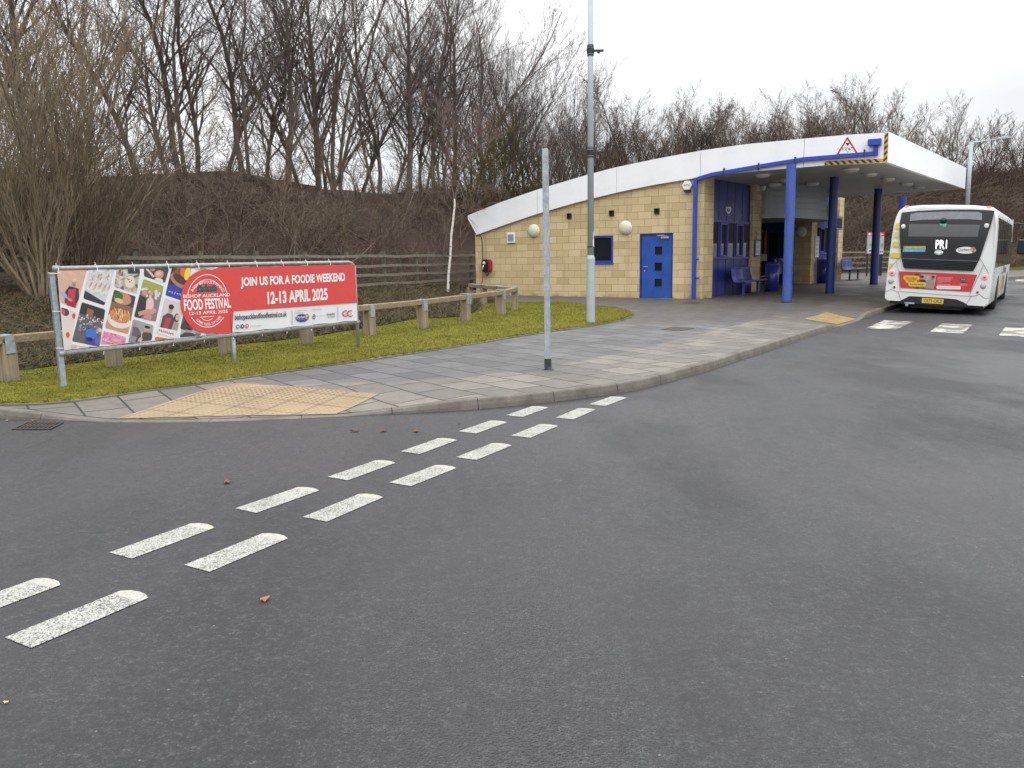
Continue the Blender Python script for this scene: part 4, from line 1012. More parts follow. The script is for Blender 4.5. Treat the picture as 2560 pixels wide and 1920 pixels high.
mb = MB(); hh = Rz(800, 1138); mb.cyl((hh[0]-.05, 0, hh[1]), (hh[0]+.08, 0, hh[1]), .012, n=8); mb.cyl((hh[0]-.05, .05, hh[1]), (hh[0]-.05, -.01, hh[1]), .012, n=8); mb.dome((hh[0]-.05, .045, hh[1]-.13), (0, -1, 0), .025, .01, 12, 2); mb.build('handle', X['galv'], dr_)
mb = MB(); c0 = Rz(980, 812); c1 = Rz(1068, 796); mb.box(c0[0], c1[0], -.02, .045, c0[1], c1[1]+.02); q = Rz(945, 778); mb.tube([(c0[0]+.2, 0, c1[1]+.03), (q[0], -.08, q[1]), (q[0]+.2, .04, q[1]+.01)], .009, 6); mb.build('door_closer', X['galv'], dr_)
mb = MB(); mb.box(a-.02, b+.02, -.03, .1, z0-.02, z0+.015); mb.build('threshold', X['galv'], dr_)
# window
a, b, z0, z1 = WN; mb = MB(); f = .075
mb.box(a, a+f, .01, .09, z0, z1); mb.box(b-f, b, .01, .09, z0, z1); mb.box(a+f, b-f, .01, .09, z0, z0+f+.02); mb.box(a+f, b-f, .01, .09, z1-f, z1)
mb.box(a+.02, b+.02, -.03, .01, z0-.015, z0+.02)
wd = mb.build('window', X['blue'], bld, bevel=.004); mb = MB(); mb.box(a+f, b-f, .04, .05, z0+f, z1-f); mb.build('pane', X['glass'], wd); mb = MB(); mb.box(a+.12, b-.25, .0, .011, z1-.055, z1-.03); mb.build('trickle_vent', X['navy'], wd)
# bulkhead lights, vents, grille, alarm
for p in ((1335.4, 577), (1564.5, 569.5)):
    s, z = fp(*p); mb = MB(); mb.cyl((s, 0, z), (s, -.05, z), .215, .21, 28); o = mb.build('bulkhead_light', X['plastic'], bld, True); mb = MB(); mb.dome((s, -.05, z), (0, -1, 0), .195, .09, 28, 6); mb.build('diffuser', X['cream'], o, True)
for p in ((1424, 540), (1530, 533), (1643, 528)):
    s, z = fp(*p); mb = MB()
    mb.box(s-.075, s+.075, -.05, 0, z-.085, z-.065); mb.box(s-.075, s+.075, -.07, 0, z+.065, z+.085); mb.box(s-.075, s-.055, -.06, 0, z-.065, z+.065); mb.box(s+.055, s+.075, -.06, 0, z-.065, z+.065); mb.box(s-.055, s+.055, -.01, 0, z-.065, z+.065)
    for k in range(3): mb.add([(s-.055, -.05, z-.05+k*.045), (s+.055, -.05, z-.05+k*.045), (s+.055, -.012, z-.02+k*.045), (s-.055, -.012, z-.02+k*.045)], [(0, 1, 2, 3)])
    mb.build('wall_vent', X['dark'], bld)
s, z = fp(1279, 594.5); mb = MB(); mb.box(s-.16, s+.16, -.06, 0, z-.175, z+.175); o = mb.build('wall_grille', X['plastic'], bld, bevel=.02)
mb = MB(); mb.box(s-.11, s+.11, -.066, -.06, z-.11, z+.11); mb.build('grille_face', X['grey'], o)
s, z = fp(1720, 464); mb = MB(); hx = [(s+.155*cos(k*pi/3), z+.15*sin(k*pi/3)) for k in range(6)]; mb.prism(hx[::-1], -.11, 0); al = mb.build('alarm_box', X['plastic'], bld, bevel=.015)
mb = MB(); mb.box(s-.09, s+.09, -.1, 0, z-.19, z-.13); mb.build('alarm_base', X['black'], al)
P = Print(); P.text('INTEL', [(s-.09, z-.02), (s+.09, z-.02), (s+.09, z+.035), (s-.09, z+.035)], (.08, .08, .09), 1, .01); P.build('lettering', X['print'], al, lambda a, b, h: TF(a, b, .112+h), .001)
# thin cable down left corner
mb = MB(); pts_ = [fp(*p) for p in ((1190, 590), (1199, 589), (1204, 593), (1206, 602), (1207, 640), (1207.5, 680))]; mb.tube([(a, -.015, z) for a, z in pts_], .012, 6); mb.build('cable', X['black'], bld, True)
# round columns
for px, py, Ysoff, r in ((1967, 756, 0, .128), (2074, 733, 0, .135), (2184, 711, 0, .14), (2249, 700, 0, .15)):
    if py == 700: q = (A2+0); g_ = gp(2246, 697.5); 
    else: g_ = gp(px, py)
    a, b = loc(g_); mb = MB(); zt_ = sm_at(bot, a-b*wl[0]/wl[1])+.03
    mb.cyl((a, b, g_[2]-.1), (a, b, zt_), r, n=28, cap=False); o = mb.build('column', X['colblue'] if px < 2000 else X['colblue_shaded'], bld, True)
    mb = MB(); mb.cyl((a, b, g_[2]-.02), (a, b, g_[2]+.025), r+.012, n=28); mb.build('base_ring', X['dark'], o)
# ceiling lights: px positions on the soffit
def on_soffit(px, py):
    d = D(px, py); z = 3.9
    for _ in range(20):
        t = (z-H)/d[2]; a, b = loc((d[0]*t, d[1]*t)); z = sm_at(bot, a-b*wl[0]/wl[1])
    return a, b, z
for p in ((1907, 437), (1968, 449), (2031, 459), (2082, 478), (1937, 461.5), (2128, 423.5), (2174, 436), (2219, 448), (2265, 460), (2297, 468)):
    a, b, z = on_soffit(*p); mb = MB(); mb.cyl((a, b, z+.03), (a, b, z-.03), .22, .21, 24); o = mb.build('ceiling_light', X['plastic'], bld, True); mb = MB(); mb.dome((a, b, z-.03), (0, 0, -1), .195, .06, 24, 4); mb.build('diffuser', X['cream'] if p[0] > 2100 else X['plastic'], o, True)
# camera, notice cases, display
ct, cz = vp(1894, 477, A2, ww); mb = MB(); mb.T = lambda x, y, z: TW(ct+x, cz+z, y)
mb.cyl((0, .0, .12), (0, .18, .12), .02, n=8); mb.cyl((0, .2, .14), (0, .2, .05), .075, n=14); mb.dome((0, .2, .05), (0, 0, -1), .06, .07, 14, 4); mb.box(-.07, .07, 0, .04, 0, .22); mb.build('security_camera', X['plastic'], bld)
for px, py0, py1, mat in ((1892, 599, 641, X['navy']), (2041, 591, 643, X['plastic'])):
    t, zA = vp(px, py0, A2, ww); zB = vp(px, py1, A2, ww)[1]; w = .24
    mb = MB(); wbox(mb, t-w, t+w, 0.002, .05, zB, zA); o = mb.build('notice_case', mat, bld)
    P = Print(); P.rect(t-w+.04, zB+.05, t+w-.04, zA-.05, (.62, .62, .58), 1); r2 = random.Random(3)
    for k in range(5): P.rect(t-w+.08, zB+.12+k*.16, t+w-.1-.1*r2.random(), zB+.2+k*.16, (.35+.2*r2.random(), .36, .34), 2)
    P.build('poster', X['print'], o, lambda a, b, h: TW(a, b, .05+h), .0015)
t, z = vp(2062, 560, A2, ww); mb = MB(); wbox(mb, t-.6, t+.55, .35, .55, z-.25, z+.28); o = mb.build('display_screen', X['grey'], bld)
mb = MB(); wbox(mb, t-.5, t+.45, .551, .556, z-.18, z+.2); mb.build('screen', X['dark'], o)
mb = MB(); t, z = vp(1982, 601, A2, ww); q = TW(t4-1.5, z, -1.2); mb.dome(TW(t4-.021, vp(2001, 580, O4, -wn)[1], h4(2001)), (-wl[0], -wl[1], 0), .22, .1, 24, 5); mb.build('bulkhead_light', X['cream'], bld, True)

# ------------------------------------------------------------------ benches and bins
def bench(loc_, rz, label, L=1.5):
    t = root('bench', loc_, rz, label, 'bench', 'blue steel benches under the canopy')
    def sweep(prof, y0, y1): 
        m_ = MB(); n_ = len(prof); vs = [(a, y0, b) for a, b in prof]+[(a, y1, b) for a, b in prof]
        th = []
        m_.add(vs, [(i, i+1, n_+i+1, n_+i) for i in range(n_-1)]); return m_
    prof = [(-.02, .47), (.08, .455), (.2, .435), (.3, .42), (.40, .42)]
    m_ = sweep(prof[::-1], 0, L); o = m_.build('seat', X['benchblue'], t, True); k = o.modifiers.new('s', 'SOLIDIFY'); k.thickness = .02
    m_ = MB(); m_.cyl((-.03, 0, .46), (-.03, L, .46), .022, n=10); m_.build('front_rail', X['benchblue'], o, True)
    prof = [(.40, .42), (.47, .46), (.51, .54), (.53, .66), (.55, .80), (.56, .86)]
    m_ = sweep(prof[::-1], 0, L); o = m_.build('backrest', X['benchblue'], t, True); k = o.modifiers.new('s', 'SOLIDIFY'); k.thickness = .02
    m_ = MB(); m_.box(.535, .575, 0, L, .855, .885); m_.build('top_rail', X['benchblue'], o)
    for y in (.15, L-.15):
        m_ = MB(); m_.box(.18, .24, y-.03, y+.03, 0, .43); m_.box(.10, .34, y-.04, y+.04, 0, .012); m_.build('leg', X['benchblue'], t)
    for y in (-.006, L-.006):
        m_ = MB(); m_.tube([(-.04, y+.006, .46), (.2, y+.006, .425), (.40, y+.006, .41), (.48, y+.006, .45), (.53, y+.006, .58), (.56, y+.006, .87)], .016, 8); m_.build('end_frame', X['benchblue'], t, True)
    return t
def wpos(t, h): q = TW(t, 0, h); p = B2+uu*q[0]+vv*q[1]; return (p[0], p[1], PZ(*p))
rzw = atan2(ww[1], ww[0])-pi/2       # local y along ww, local -x outwards -> flip
def bench_at(px, py, hh, label, L=1.5):
    g_ = gp(px, py); d = np.array(g_[:2])-A2; t = float(d@ww)-.15
    p = A2+ww*t+wn*hh; bench((p[0], p[1], PZ(*p)+.0), rzw+pi, label, L)
def bench2(t, hh, label, L=1.5):
    p = A2+ww*(t+L)+wn*hh; b = bench((p[0], p[1], PZ(*(A2+ww*(t+L/2)+wn*hh))), rzw+pi, label, L)
bt = float((np.array(gp(1850, 739)[:2])-A2)@ww)
# benches stand with their backs to the wall: seat front faces the road
bench2(bt-.25, .75, 'blue curved steel bench nearest the buff corner block', 1.5)
bench2(t3+.1, -.2, 'blue bench half hidden behind the first bin by the orange door', 1.2)
bench2(t4-1.6, -.35, 'blue bench in the dark recess behind the first pillar', 1.2)
bench2(t6-.2, .75, 'blue bench past the second pillar at the far end block', 1.6)
def bin_at(px, py, label, r=.26, h=.95):
    g_ = gp(px, py); t = root('litter_bin', tuple(g_), 0, label, 'litter bin', 'blue litter bins')
    m_ = MB(); m_.cyl((0, 0, 0), (0, 0, h), r, r*1.04, 26); m_.build('body', X['navy'], t, True)
    m_ = MB(); m_.cyl((0, 0, h), (0, 0, h+.05), r*1.07, r*1.04, 26); m_.dome((0, 0, h+.05), (0, 0, 1), r*1.02, .08, 26, 4); m_.build('lid', X['navy'], t, True)
    m_ = MB(); m_.cyl((0, 0, -.0), (0, 0, .03), r*1.05, r*1.05, 26); m_.build('base', X['black'], t, True)
bin_at(1929, 729, 'blue round litter bin between the bench and the first pillar', .22, .86); bin_at(2057, 708, 'dark blue bin just left of the second pillar', .22, .86)
bin_at(1857, 731, 'low blue bin behind the nearest bench', .27, .5)
# map cases on posts beyond the fence gap
def map_case(px0, px1, py0, py1, Y, label):
    c = at_y((px0+px1)/2, py1, Y); z = PZ(c.x, c.y); w = (px1-px0)/F*Y; h = (py1-py0)/F*Y
    t = root('map_case', (c.x, c.y, z), 0, label, 'map case', 'red-topped map cases'); b = c.z-z
    m_ = MB(); m_.box(-w/2, w/2, 0, .08, b, b+h); m_.build('case', X['galv'], t, bevel=.01)
    m_ = MB(); m_.box(-w/2+.03, -w/2+.09, .0, .06, 0, b); m_.box(w/2-.09, w/2-.03, 0, .06, 0, b); m_.build('post', X['dark'], t)
    P = Print(); P.rect(-w/2, b+h*.83, w/2, b+h, (.55, .03, .04), 1); P.ell(-w/2+w*.16, b+h*.915, w*.1, h*.06, (.7, .7, .7), 2)
    P.text('Here', [(-w*.18, b+h*.88), (w*.3, b+h*.88), (w*.3, b+h*.95), (-w*.18, b+h*.95)], (.75, .6, .6), 2, .02)
    P.rect(-w*.42, b+h*.28, w*.42, b+h*.78, (.36, .38, .36), 1); P.ell(0, b+h*.4, w*.3, h*.09, (.16, .30, .09), 2); P.rect(-w*.4, b+h*.03, w*.42, b+h*.24, (.55, .55, .55), 1)
    P.ell(-w*.2, b+h*.13, w*.13, h*.05, (.05, .05, .05), 2); P.ell(w*.15, b+h*.12, w*.14, h*.06, (.2, .08, .08), 2)
    P.build('artwork', X['print'], t, lambda a, b_, h_: (a, -h_, b_), .003)
map_case(2167, 2196, 582, 634, 41, 'red-topped map case seen left of the third pillar'); map_case(2198, 2208.5, 582, 636, 42, 'narrow red-topped case seen right of the third pillar')

# ------------------------------------------------------------------ wall charger with hose
s, z = fp(1221, 664); q = B2+uu*s; ch = root('vehicle_charger', (q[0], q[1], z), atan2(uu[1], uu[0]), 'red and black charger hung low on the block wall with looped cable', 'charger')
mb = MB(); n = 24
def rr_pts(w, h, r, n=6):
    pts = []
    for cx, cz, a in ((w-r, h-r, 0), (-w+r, h-r, pi/2), (-w+r, -h+r, pi), (w-r, -h+r, 3*pi/2)): pts += [(cx+r*cos(a+pi/2*i/n), cz+r*sin(a+pi/2*i/n)) for i in range(n+1)]
    return pts
mb.prism([(a+.04, b) for a, b in rr_pts(.13, .22, .11)][::-1], -.16, 0); mb.build('housing', simple('red_casing', (.30, .015, .025), .35), ch, bevel=.01)
mb = MB(); mb.prism([(a-.03, b+.0) for a, b in rr_pts(.12, .22, .11)][::-1], -.21, -.10); cf = mb.build('front', X['black'], ch, bevel=.01)
mb = MB(); mb.dome((-.045, -.21, .09), (0, -1, 0), .055, .03, 16, 3); mb.tube([(-.05, -.23, .02), (-.07, -.24, -.06), (-.09, -.23, -.13)], .018, 8); mb.build('plug', X['plastic'], cf, True)
mb = MB(); mb.tube([(-.02, -.15, -.2), (-.02, -.15, -.3), (.03, -.15, -.36), (.08, -.15, -.28), (.08, -.14, -.18)], .014, 8); mb.build('cable_loop', X['black'], ch, True)
mb = MB(); mb.tube([(-.13, -.15, .1), (-.15, -.15, -.2), (-.16, -.15, -.45), (-.25, -.15, -.70), (-.29, -.15, -.78), (-.26, -.15, -.80), (-.20, -.15, -.68), (-.13, -.15, -.4), (-.11, -.15, -.2)], .009, 6); mb.build('red_lead', simple('red_lead', (.38, .05, .03), .4), ch, True)

# ------------------------------------------------------------------ knee rail
tops = {}
KRL = [(25, 957, 833), (287, 922, 0), (566, 887, 0), (768, 863, 0), (925, 841, 766), (1057, 823, 755), (1165, 805, 747), (1253, 790, 737), (1287, 778, 730), (1270, 771, 0), (1252, 764, 0), (1236, 758, 0)]
kp = [np.array(gp(a, b, .02)) for a, b, _ in KRL]
k0 = kp[0]*2-kp[1]; kp = [k0*2-kp[0], k0]+kp; e1 = kp[-4]-kp[-5]
# the return run behind the corner post
cpt = kp[10]; kp = kp[:11]+[cpt+np.array([-.42, .95, .01]), cpt+np.array([-.84, 1.9, .02]), cpt+np.array([-1.26, 2.85, .03])]
kr = root('knee_rail', (kp[2][0], kp[2][1], kp[2][2]), 0, 'low timber knee rail on square posts with metal straps round the lawn', 'knee rail'); ko = kp[2]
HT = .60
mbk = []
for i, p in enumerate(kp):
    a = kp[i]-kp[i-1] if i else kp[1]-kp[0]; b = kp[i+1]-kp[i] if i < len(kp)-1 else a
    d = a/np.hypot(a[0], a[1])+b/np.hypot(b[0], b[1]); an = atan2(d[1], d[0]); hh = HT+.012*sin(i*5)
    def T(x, y, z, p=p, an=an): return (p[0]-ko[0]+x*cos(an)-y*sin(an), p[1]-ko[1]+x*sin(an)+y*cos(an), p[2]-ko[2]+z)
    mb = MB(); mb.T = T; w = .085 if i < 10 else .075
    mb.box(-w, w, -w, w, -.3, hh-.11); mb.prism([(-w, hh-.11), (w, hh-.11), (w, hh-.03), (-w, hh-.03)], -w, w*.2)
    po = mb.build('post', X['post'], kr, bevel=.008)
    if i in (2, 6, 7, 8, 9, 10, 11, 12, 0, 1):
        for q in ((-.058, .058),) if i != 8 else ((-.075, -.008), (.008, .075)):
            mb = MB(); mb.T = T; e_ = .012
            mb.box(q[0], q[1], -w-.004-e_, -w-.004, hh-.22, hh+.004); mb.box(q[0], q[1], -w-.004-e_, w+.02, hh+.004, hh+.012)
            mb.build('strap', X['galv'], po, bevel=.003)
for i in range(len(kp)-1):
    a, b = kp[i], kp[i+1]; d = b-a; L = np.hypot(d[0], d[1]); an = atan2(d[1], d[0])
    def T(x, y, z, a=a, an=an, d=d, L=L): return (a[0]-ko[0]+x*cos(an)-y*sin(an), a[1]-ko[1]+x*sin(an)+y*cos(an), a[2]-ko[2]+z+d[2]*x/L)
    mb = MB(); mb.T = T; c = HT-.045; r = .075
    mb.box(.006, L-.006, -.085, .055, HT-.105, HT-.002)
    o = mb.build('beam', X['beam'], kr, bevel=.012)
# ------------------------------------------------------------------ banner and frame
Lb = np.array(gp(161, 970, .02)); Rb = np.array(gp(897, 872, .02)); bd = (Rb-Lb)[:2]; BL = np.hypot(*bd); bd = bd/BL
bro = root('banner_frame', tuple(Lb), atan2(bd[1], bd[0]), 'galvanised pipe frame on the lawn holding the long banner', 'banner frame')
bp2 = lambda px, py: vp(px, py, Lb[:2], bd)
def bl(px, py, y=0): s, z = bp2(px, py); return (s, y, z-Lb[2])
ZA = lambda x, y: (100+x*.3707, 620+y*.3707)
mb = MB(); a, b = bl(*ZA(82, 165)), bl(*ZA(165, 945))
mb.add([(a[0]-.03, -.004, a[2]), (a[0]+.03, -.004, a[2]), (b[0]+.03, -.004, b[2]-.1), (b[0]-.03, -.004, b[2]-.1), (a[0]-.03, .004, a[2]), (a[0]+.03, .004, a[2]), (b[0]+.03, .004, b[2]-.1), (b[0]-.03, .004, b[2]-.1),
        (a[0]-.03, .045, a[2]), (b[0]-.03, .045, b[2]-.1)], [(0,1,2,3), (7,6,5,4), (0,4,5,1), (1,5,6,2), (2,6,7,3), (0,3,9,8), (4,8,9,7)])
mb.build('post', X['galv'], bro)
rt = bl(*ZA(2112, 100)); rb = bl(*ZA(2150, 680)); m1, m2 = bl(*ZA(1313, 585), .03), bl(*ZA(1325, 800), .03); tl = bl(*ZA(110, 138)); bL, bR = bl(*ZA(150, 711)), bl(*ZA(2140, 500)); tr = bl(*ZA(2100, 96))
mb = MB(); mb.tube([tl, tuple((V(tl)+V(tr))/2+V((0, 0, .004))), (tr[0]-.07, 0, tr[2]), (tr[0]-.01, 0, tr[2]-.015), (rt[0]+.015, 0, rt[2]-.05)], .027, 14); mb.build('pipe', X['pipe'], bro, True)
mb = MB(); mb.tube([(rt[0]+.015, 0, rt[2]-.05), (rb[0], 0, rb[2]-.1)], .027, 14); mb.build('pipe', X['pipe'], bro, True)
mb = MB(); mb.tube([bL, bR], .027, 14); mb.build('pipe', X['pipe'], bro, True)
mb = MB(); mb.tube([m1, (m2[0], .03, m2[2]-.1)], .025, 14); mb.build('pipe', X['pipe'], bro, True)
mb = MB()
for p, q in ((tl, .02), (bL, .02), (bR, -.01)): mb.cyl((p[0]-.035, 0, p[2]), (p[0]+.035, 0, p[2]), .034, n=14)
m_ = bl(*ZA(1025, 120)); mb.cyl((m_[0]-.04, 0, m_[2]), (m_[0]+.04, 0, m_[2]), .033, n=14); m_ = bl(*ZA(1065, 598)); mb.cyl((m_[0]-.04, 0, m_[2]), (m_[0]+.04, 0, m_[2]), .033, n=14)
mb.build('pipe_coupling', X['pipe'], bro, True)
bn_ = root('festival_banner', tuple(Lb), atan2(bd[1], bd[0]), 'long red and white food festival banner with photo tiles tied in the pipe frame', 'banner')
def rip(s, z): return -.045-.007*sin(s*4.1)-.003*sin(s*9+1)
BQ = [bl(*ZA(102, 152)), bl(*ZA(2108, 110)), bl(*ZA(2128, 489)), bl(*ZA(148, 688))]
q = [V((p[0], p[2])) for p in BQ]
mb = MB(); nx_, ny_ = 90, 12; vs = []
for j in range(ny_+1):
    for i in range(nx_+1):
        u, v = i/nx_, j/ny_; c = q[0]*(1-u)*(1-v)+q[1]*u*(1-v)+q[2]*u*v+q[3]*(1-u)*v; sag = .010*sin(u*pi*9)**2*(1 if j in (0, ny_) else 0)
        vs.append((c[0], rip(*c), c[1]-(sag if j == 0 else -sag)))
mb.add(vs, [(j*(nx_+1)+i, j*(nx_+1)+i+1, (j+1)*(nx_+1)+i+1, (j+1)*(nx_+1)+i) for j in range(ny_) for i in range(nx_)], (.70, .71, .72)); mb.build('sheet', X['print'], bn_, True)
# artwork, drawn in zoom coordinates, subdivided so that it follows the ripples
Wt = (.72, .73, .74); RED = (.62, .062, .056)
class BP(Print):
    def build2(s, name, L0=0):
        mb = MB()
        for vs, fs, col, L in s.items:
            for f in fs:
                pp = [vs[i] for i in f]; xs_ = [p[0] for p in pp]; x0, x1 = min(xs_), max(xs_); n_ = max(1, int((x1-x0)/.05))
                if n_ == 1: parts = [pp]
                else:
                    parts = []
                    if len(pp) > 12 and not s.convex(pp): parts = [pp]
                    else:
                        for k in range(n_):
                            a, b = x0+(x1-x0)*k/n_, x0+(x1-x0)*(k+1)/n_; c = cut(cut(pp, a, 1), b, -1)
                            if len(c) > 2: parts.append(c)
                for c in parts: mb.add([(p[0], rip(*p)-.0016*L-L0, p[1]) for p in c], [tuple(range(len(c)))], col)
        return mb.build(name, X['print'], bn_)
    def convex(s, pp):
        sg = 0
        for i in range(len(pp)):
            a, b, c = pp[i], pp[(i+1) % len(pp)], pp[(i+2) % len(pp)]; cr = (b[0]-a[0])*(c[1]-b[1])-(b[1]-a[1])*(c[0]-b[0])
            if abs(cr) < 1e-9: continue
            if sg == 0: sg = 1 if cr > 0 else -1
            elif (cr > 0) != (sg > 0): return False
        return True
def cut(pp, x, sg):
    r = []
    for i in range(len(pp)):
        p, q_ = pp[i], pp[(i+1) % len(pp)]; fp_, fq = sg*(p[0]-x), sg*(q_[0]-x)
        if fp_ >= 0: r.append(p)
        if (fp_ >= 0) != (fq >= 0): t = fp_/(fp_-fq); r.append((p[0]+(q_[0]-p[0])*t, p[1]+(q_[1]-p[1])*t))
    return r
mpb = lambda x, y: (lambda r: (r[0], r[2]))(bl(*ZA(x, y)))
P = BP(mpb)
EDG = [(104, 153), (2106, 111), (2126, 489), (150, 687)]
# red field with circle, white footer
P.poly([(1180, 131), (2106, 111), (2122, 368), (1290, 425), (1180, 433)], RED, 1)
P.poly([(1180, 432), (1290, 424), (1276, 440), (1282, 573), (1180, 577)], RED, 1)
P.poly([(1100, 160), (1190, 131), (1290, 430), (1280, 573), (1185, 575), (1110, 560)], RED, 1)
P.ell(1108, 358, 178, 214, RED, 2, 56)
P.ring(1111, 357, 140, 180, 5, radians(192), radians(350), (.75, .74, .74), 3); P.ring(1111, 357, 113, 146, 4, radians(205), radians(335), (.75, .74, .74), 3)
P.ring(1111, 357, 140, 178, 5, radians(38), radians(142), (.75, .74, .74), 3)
P.ring(1108, 400, 64, 90, 4, radians(55), radians(125), (.75, .74, .74), 3)
P.arc_text('A SCRUMPTIOUS DAY OUT!', 1111, 357, 118, 19, radians(212), radians(330), Wt, 3, .012)
# castle-like market hall silhouette
gn = (.020, .085, .085)
P.poly([(1040, 299), (1042, 262), (1052, 246), (1066, 250), (1072, 262), (1140, 258), (1146, 244), (1160, 240), (1172, 258), (1176, 292)], gn, 3)
P.poly([(1092, 262), (1098, 240), (1101, 205), (1105, 240), (1110, 260)], gn, 3)
for k in range(4): P.ell(1058+k*32, 276-k*1.5, 4, 6, RED, 4, 8)
P.text('BISHOP AUCKLAND', [(948, 338), (1263, 326), (1262, 302), (947, 314)], Wt, 3, .018)
P.text('FOOD FESTIVAL', [(955, 424), (1274, 402), (1262, 334), (950, 346)], Wt, 3, .035)
P.text('12-13 APRIL 2025', [(990, 452), (1250, 436), (1248, 415), (989, 430)], Wt, 3, .015)
P.poly([(1063, 468), (1152, 461), (1152, 457), (1063, 464)], (.75, .74, .74), 3)
P.arc_text('YUMMY FOOD. TOP CHEFS', 1111, 345, 148, 17, radians(132), radians(42), Wt, 3, .012, True) if False else None
g_, fs_, _ = glyphs('YUMMY FOOD. TOP CHEFS', .012); vs_ = []
for a_, b_ in g_:
    th = radians(128)+(radians(42)-radians(128))*a_; vs_.append(P.m(1111+(148-19*b_)*cos(th)*.86, 345+(178-19*b_)*sin(th)))
P.items.append((vs_, fs_, Wt, 3))
P.text('JOIN US FOR A FOODIE WEEKEND', [(1340, 276), (2043, 240), (2040, 166), (1338, 198)], Wt, 3, .04)
P.text('12-13 APRIL 2025', [(1520, 380), (1926, 350), (1922, 268), (1515, 294)], Wt, 3, .04)
P.text('bishopaucklandfoodfestival.co.uk', [(1300, 496), (1648, 472), (1646, 424), (1297, 448)], (.06, .06, .065), 3, .02)
for x, y, c in ((1319, 529, (.05, .35, .42)), (1350, 527, (.03, .03, .035)), (1381, 525, (.60, .09, .09))):
    P.ell(x, y, 12, 15, c, 3, 18); P.ell(x, y, 4.5, 7, Wt, 4, 10)
P.text('bishfoodfest', [(1404, 530), (1480, 524), (1480, 514), (1404, 520)], (.4, .4, .4), 3)
for x, y0, y1 in ((1681, 420, 516), (1993, 395, 487)): P.rect(x-1.2, y0, x+1.2, y1, (.1, .1, .1), 3)
P.text('A Durham County', [(1698, 430), (1784, 424), (1784, 414), (1698, 420)], (.25, .25, .27), 3); P.text('Council Event', [(1698, 443), (1760, 439), (1760, 429), (1698, 433)], (.25, .25, .27), 3)
P.text('Supported by', [(1820, 421), (1885, 416), (1885, 406), (1820, 411)], (.25, .25, .27), 3)
P.ell(1748, 471, 44, 26, (.045, .045, .20), 3); P.text('Durham', [(1710, 475), (1770, 471), (1770, 454), (1710, 458)], Wt, 4, .015); P.text('County Council', [(1716, 487), (1770, 483), (1770, 476), (1716, 480)], (.5, .5, .6), 4)
P.ell(1783, 462, 15, 20, (.42, .27, .18), 4, 12); P.ell(1778, 458, 5, 7, (.6, .5, .4), 5, 8); P.ell(1786, 470, 6, 6, (.25, .12, .10), 5, 8)
P.ring(1832, 462, 10, 18, 4, 0, 6.283, (.08, .08, .09), 3, 20); P.ell(1832, 460, 4, 8, (.15, .15, .16), 4, 10); P.text('community fund', [(1850, 463), (1905, 459), (1905, 452), (1850, 456)], (.3, .3, .3), 3)
P.text('towns', [(1918, 455), (1972, 451), (1972, 434), (1918, 440)], (.06, .06, .06), 3, .012); P.text('& villages', [(1924, 470), (1974, 466), (1974, 457), (1924, 461)], (.1, .1, .1), 3, .01)
for x in (2046, 2078):
    P.ring(x, 441, 22, 22, 6, radians(40), radians(300), (.55, .03, .05), 3, 20); P.ring(x+1, 440, 13, 13, 2, radians(60), radians(290), (.6, .2, .2), 3, 16); P.ell(x+4, 440, 3, 3, (.05, .05, .05), 4, 8)
P.build2('printed_panel')
# photo tiles
P = BP(mpb)
def tile(q, bgc, fn, seed):                          # q: 4 corners tl,tr,br,bl in zoom coordinates
    qv = [V(p) for p in q]; pts = []
    for i in range(4):
        p, a, b = qv[i], qv[i-1], qv[(i+1) % 4]; r = 12
        da = (a-p)/np.hypot(*(a-p)); db = (b-p)/np.hypot(*(b-p))
        for f in (0, .33, .67, 1): pts.append(tuple(p+da*r*(1-f)**2+db*r*f**2))
    pts = clipc(pts, EDG)
    if len(pts) < 3: return
    pts = clipc(pts, [(104, 153), (1180, 120), (1180, 600), (150, 687)])
    hull = [p for p in pts]; P.poly(hull, bgc, 1); cl = hull; R2 = random.Random(seed)
    m = lambda u, v: tuple(qv[0]*(1-u)*(1-v)+qv[1]*u*(1-v)+qv[2]*u*v+qv[3]*(1-u)*v)
    def E(u, v, ru, rv, col, L=2, rot=0, n=16):
        pp = [m(u+ru*cos(t)*cos(rot)-rv*sin(t)*sin(rot), v+ru*cos(t)*sin(rot)+rv*sin(t)*cos(rot)) for t in [2*pi*i/n for i in range(n)]]
        c = clipc(pp, cl)
        if len(c) > 2: P.poly(c, col, L)
    def Q(us, col, L=2):
        c = clipc([m(*p) for p in us], cl)
        if len(c) > 2: P.poly(c, col, L)
    fn(E, Q, R2)
SK = (.48, .24, .17)
def chef(E, Q, r):
    for k in range(7): E(.1+k*.14, .12+.1*(k % 3), .16, .06, (.60-.05*(k % 3), .36, .26), 2, .3)
    E(.62, .35, .09, .09, SK, 5); E(.62, .28, .10, .045, (.62, .40, .32), 6); E(.64, .41, .07, .045, (.25, .20, .18), 6)
    Q([(.28, .62), (.45, .45), (.62, .47), (.86, .5), (.98, .75), (.9, .95), (.25, .95)], (.03, .03, .05), 3); Q([(.42, .55), (.75, .52), (.82, 1.), (.35, 1.)], (.45, .03, .07), 4)
    E(.25, .72, .16, .06, (.25, .35, .65), 5, .5); E(.5, .82, .16, .035, SK, 6, .2); Q([(.4, .88), (.9, .86), (.92, 1.02), (.35, 1.02)], (.30, .015, .03), 5)
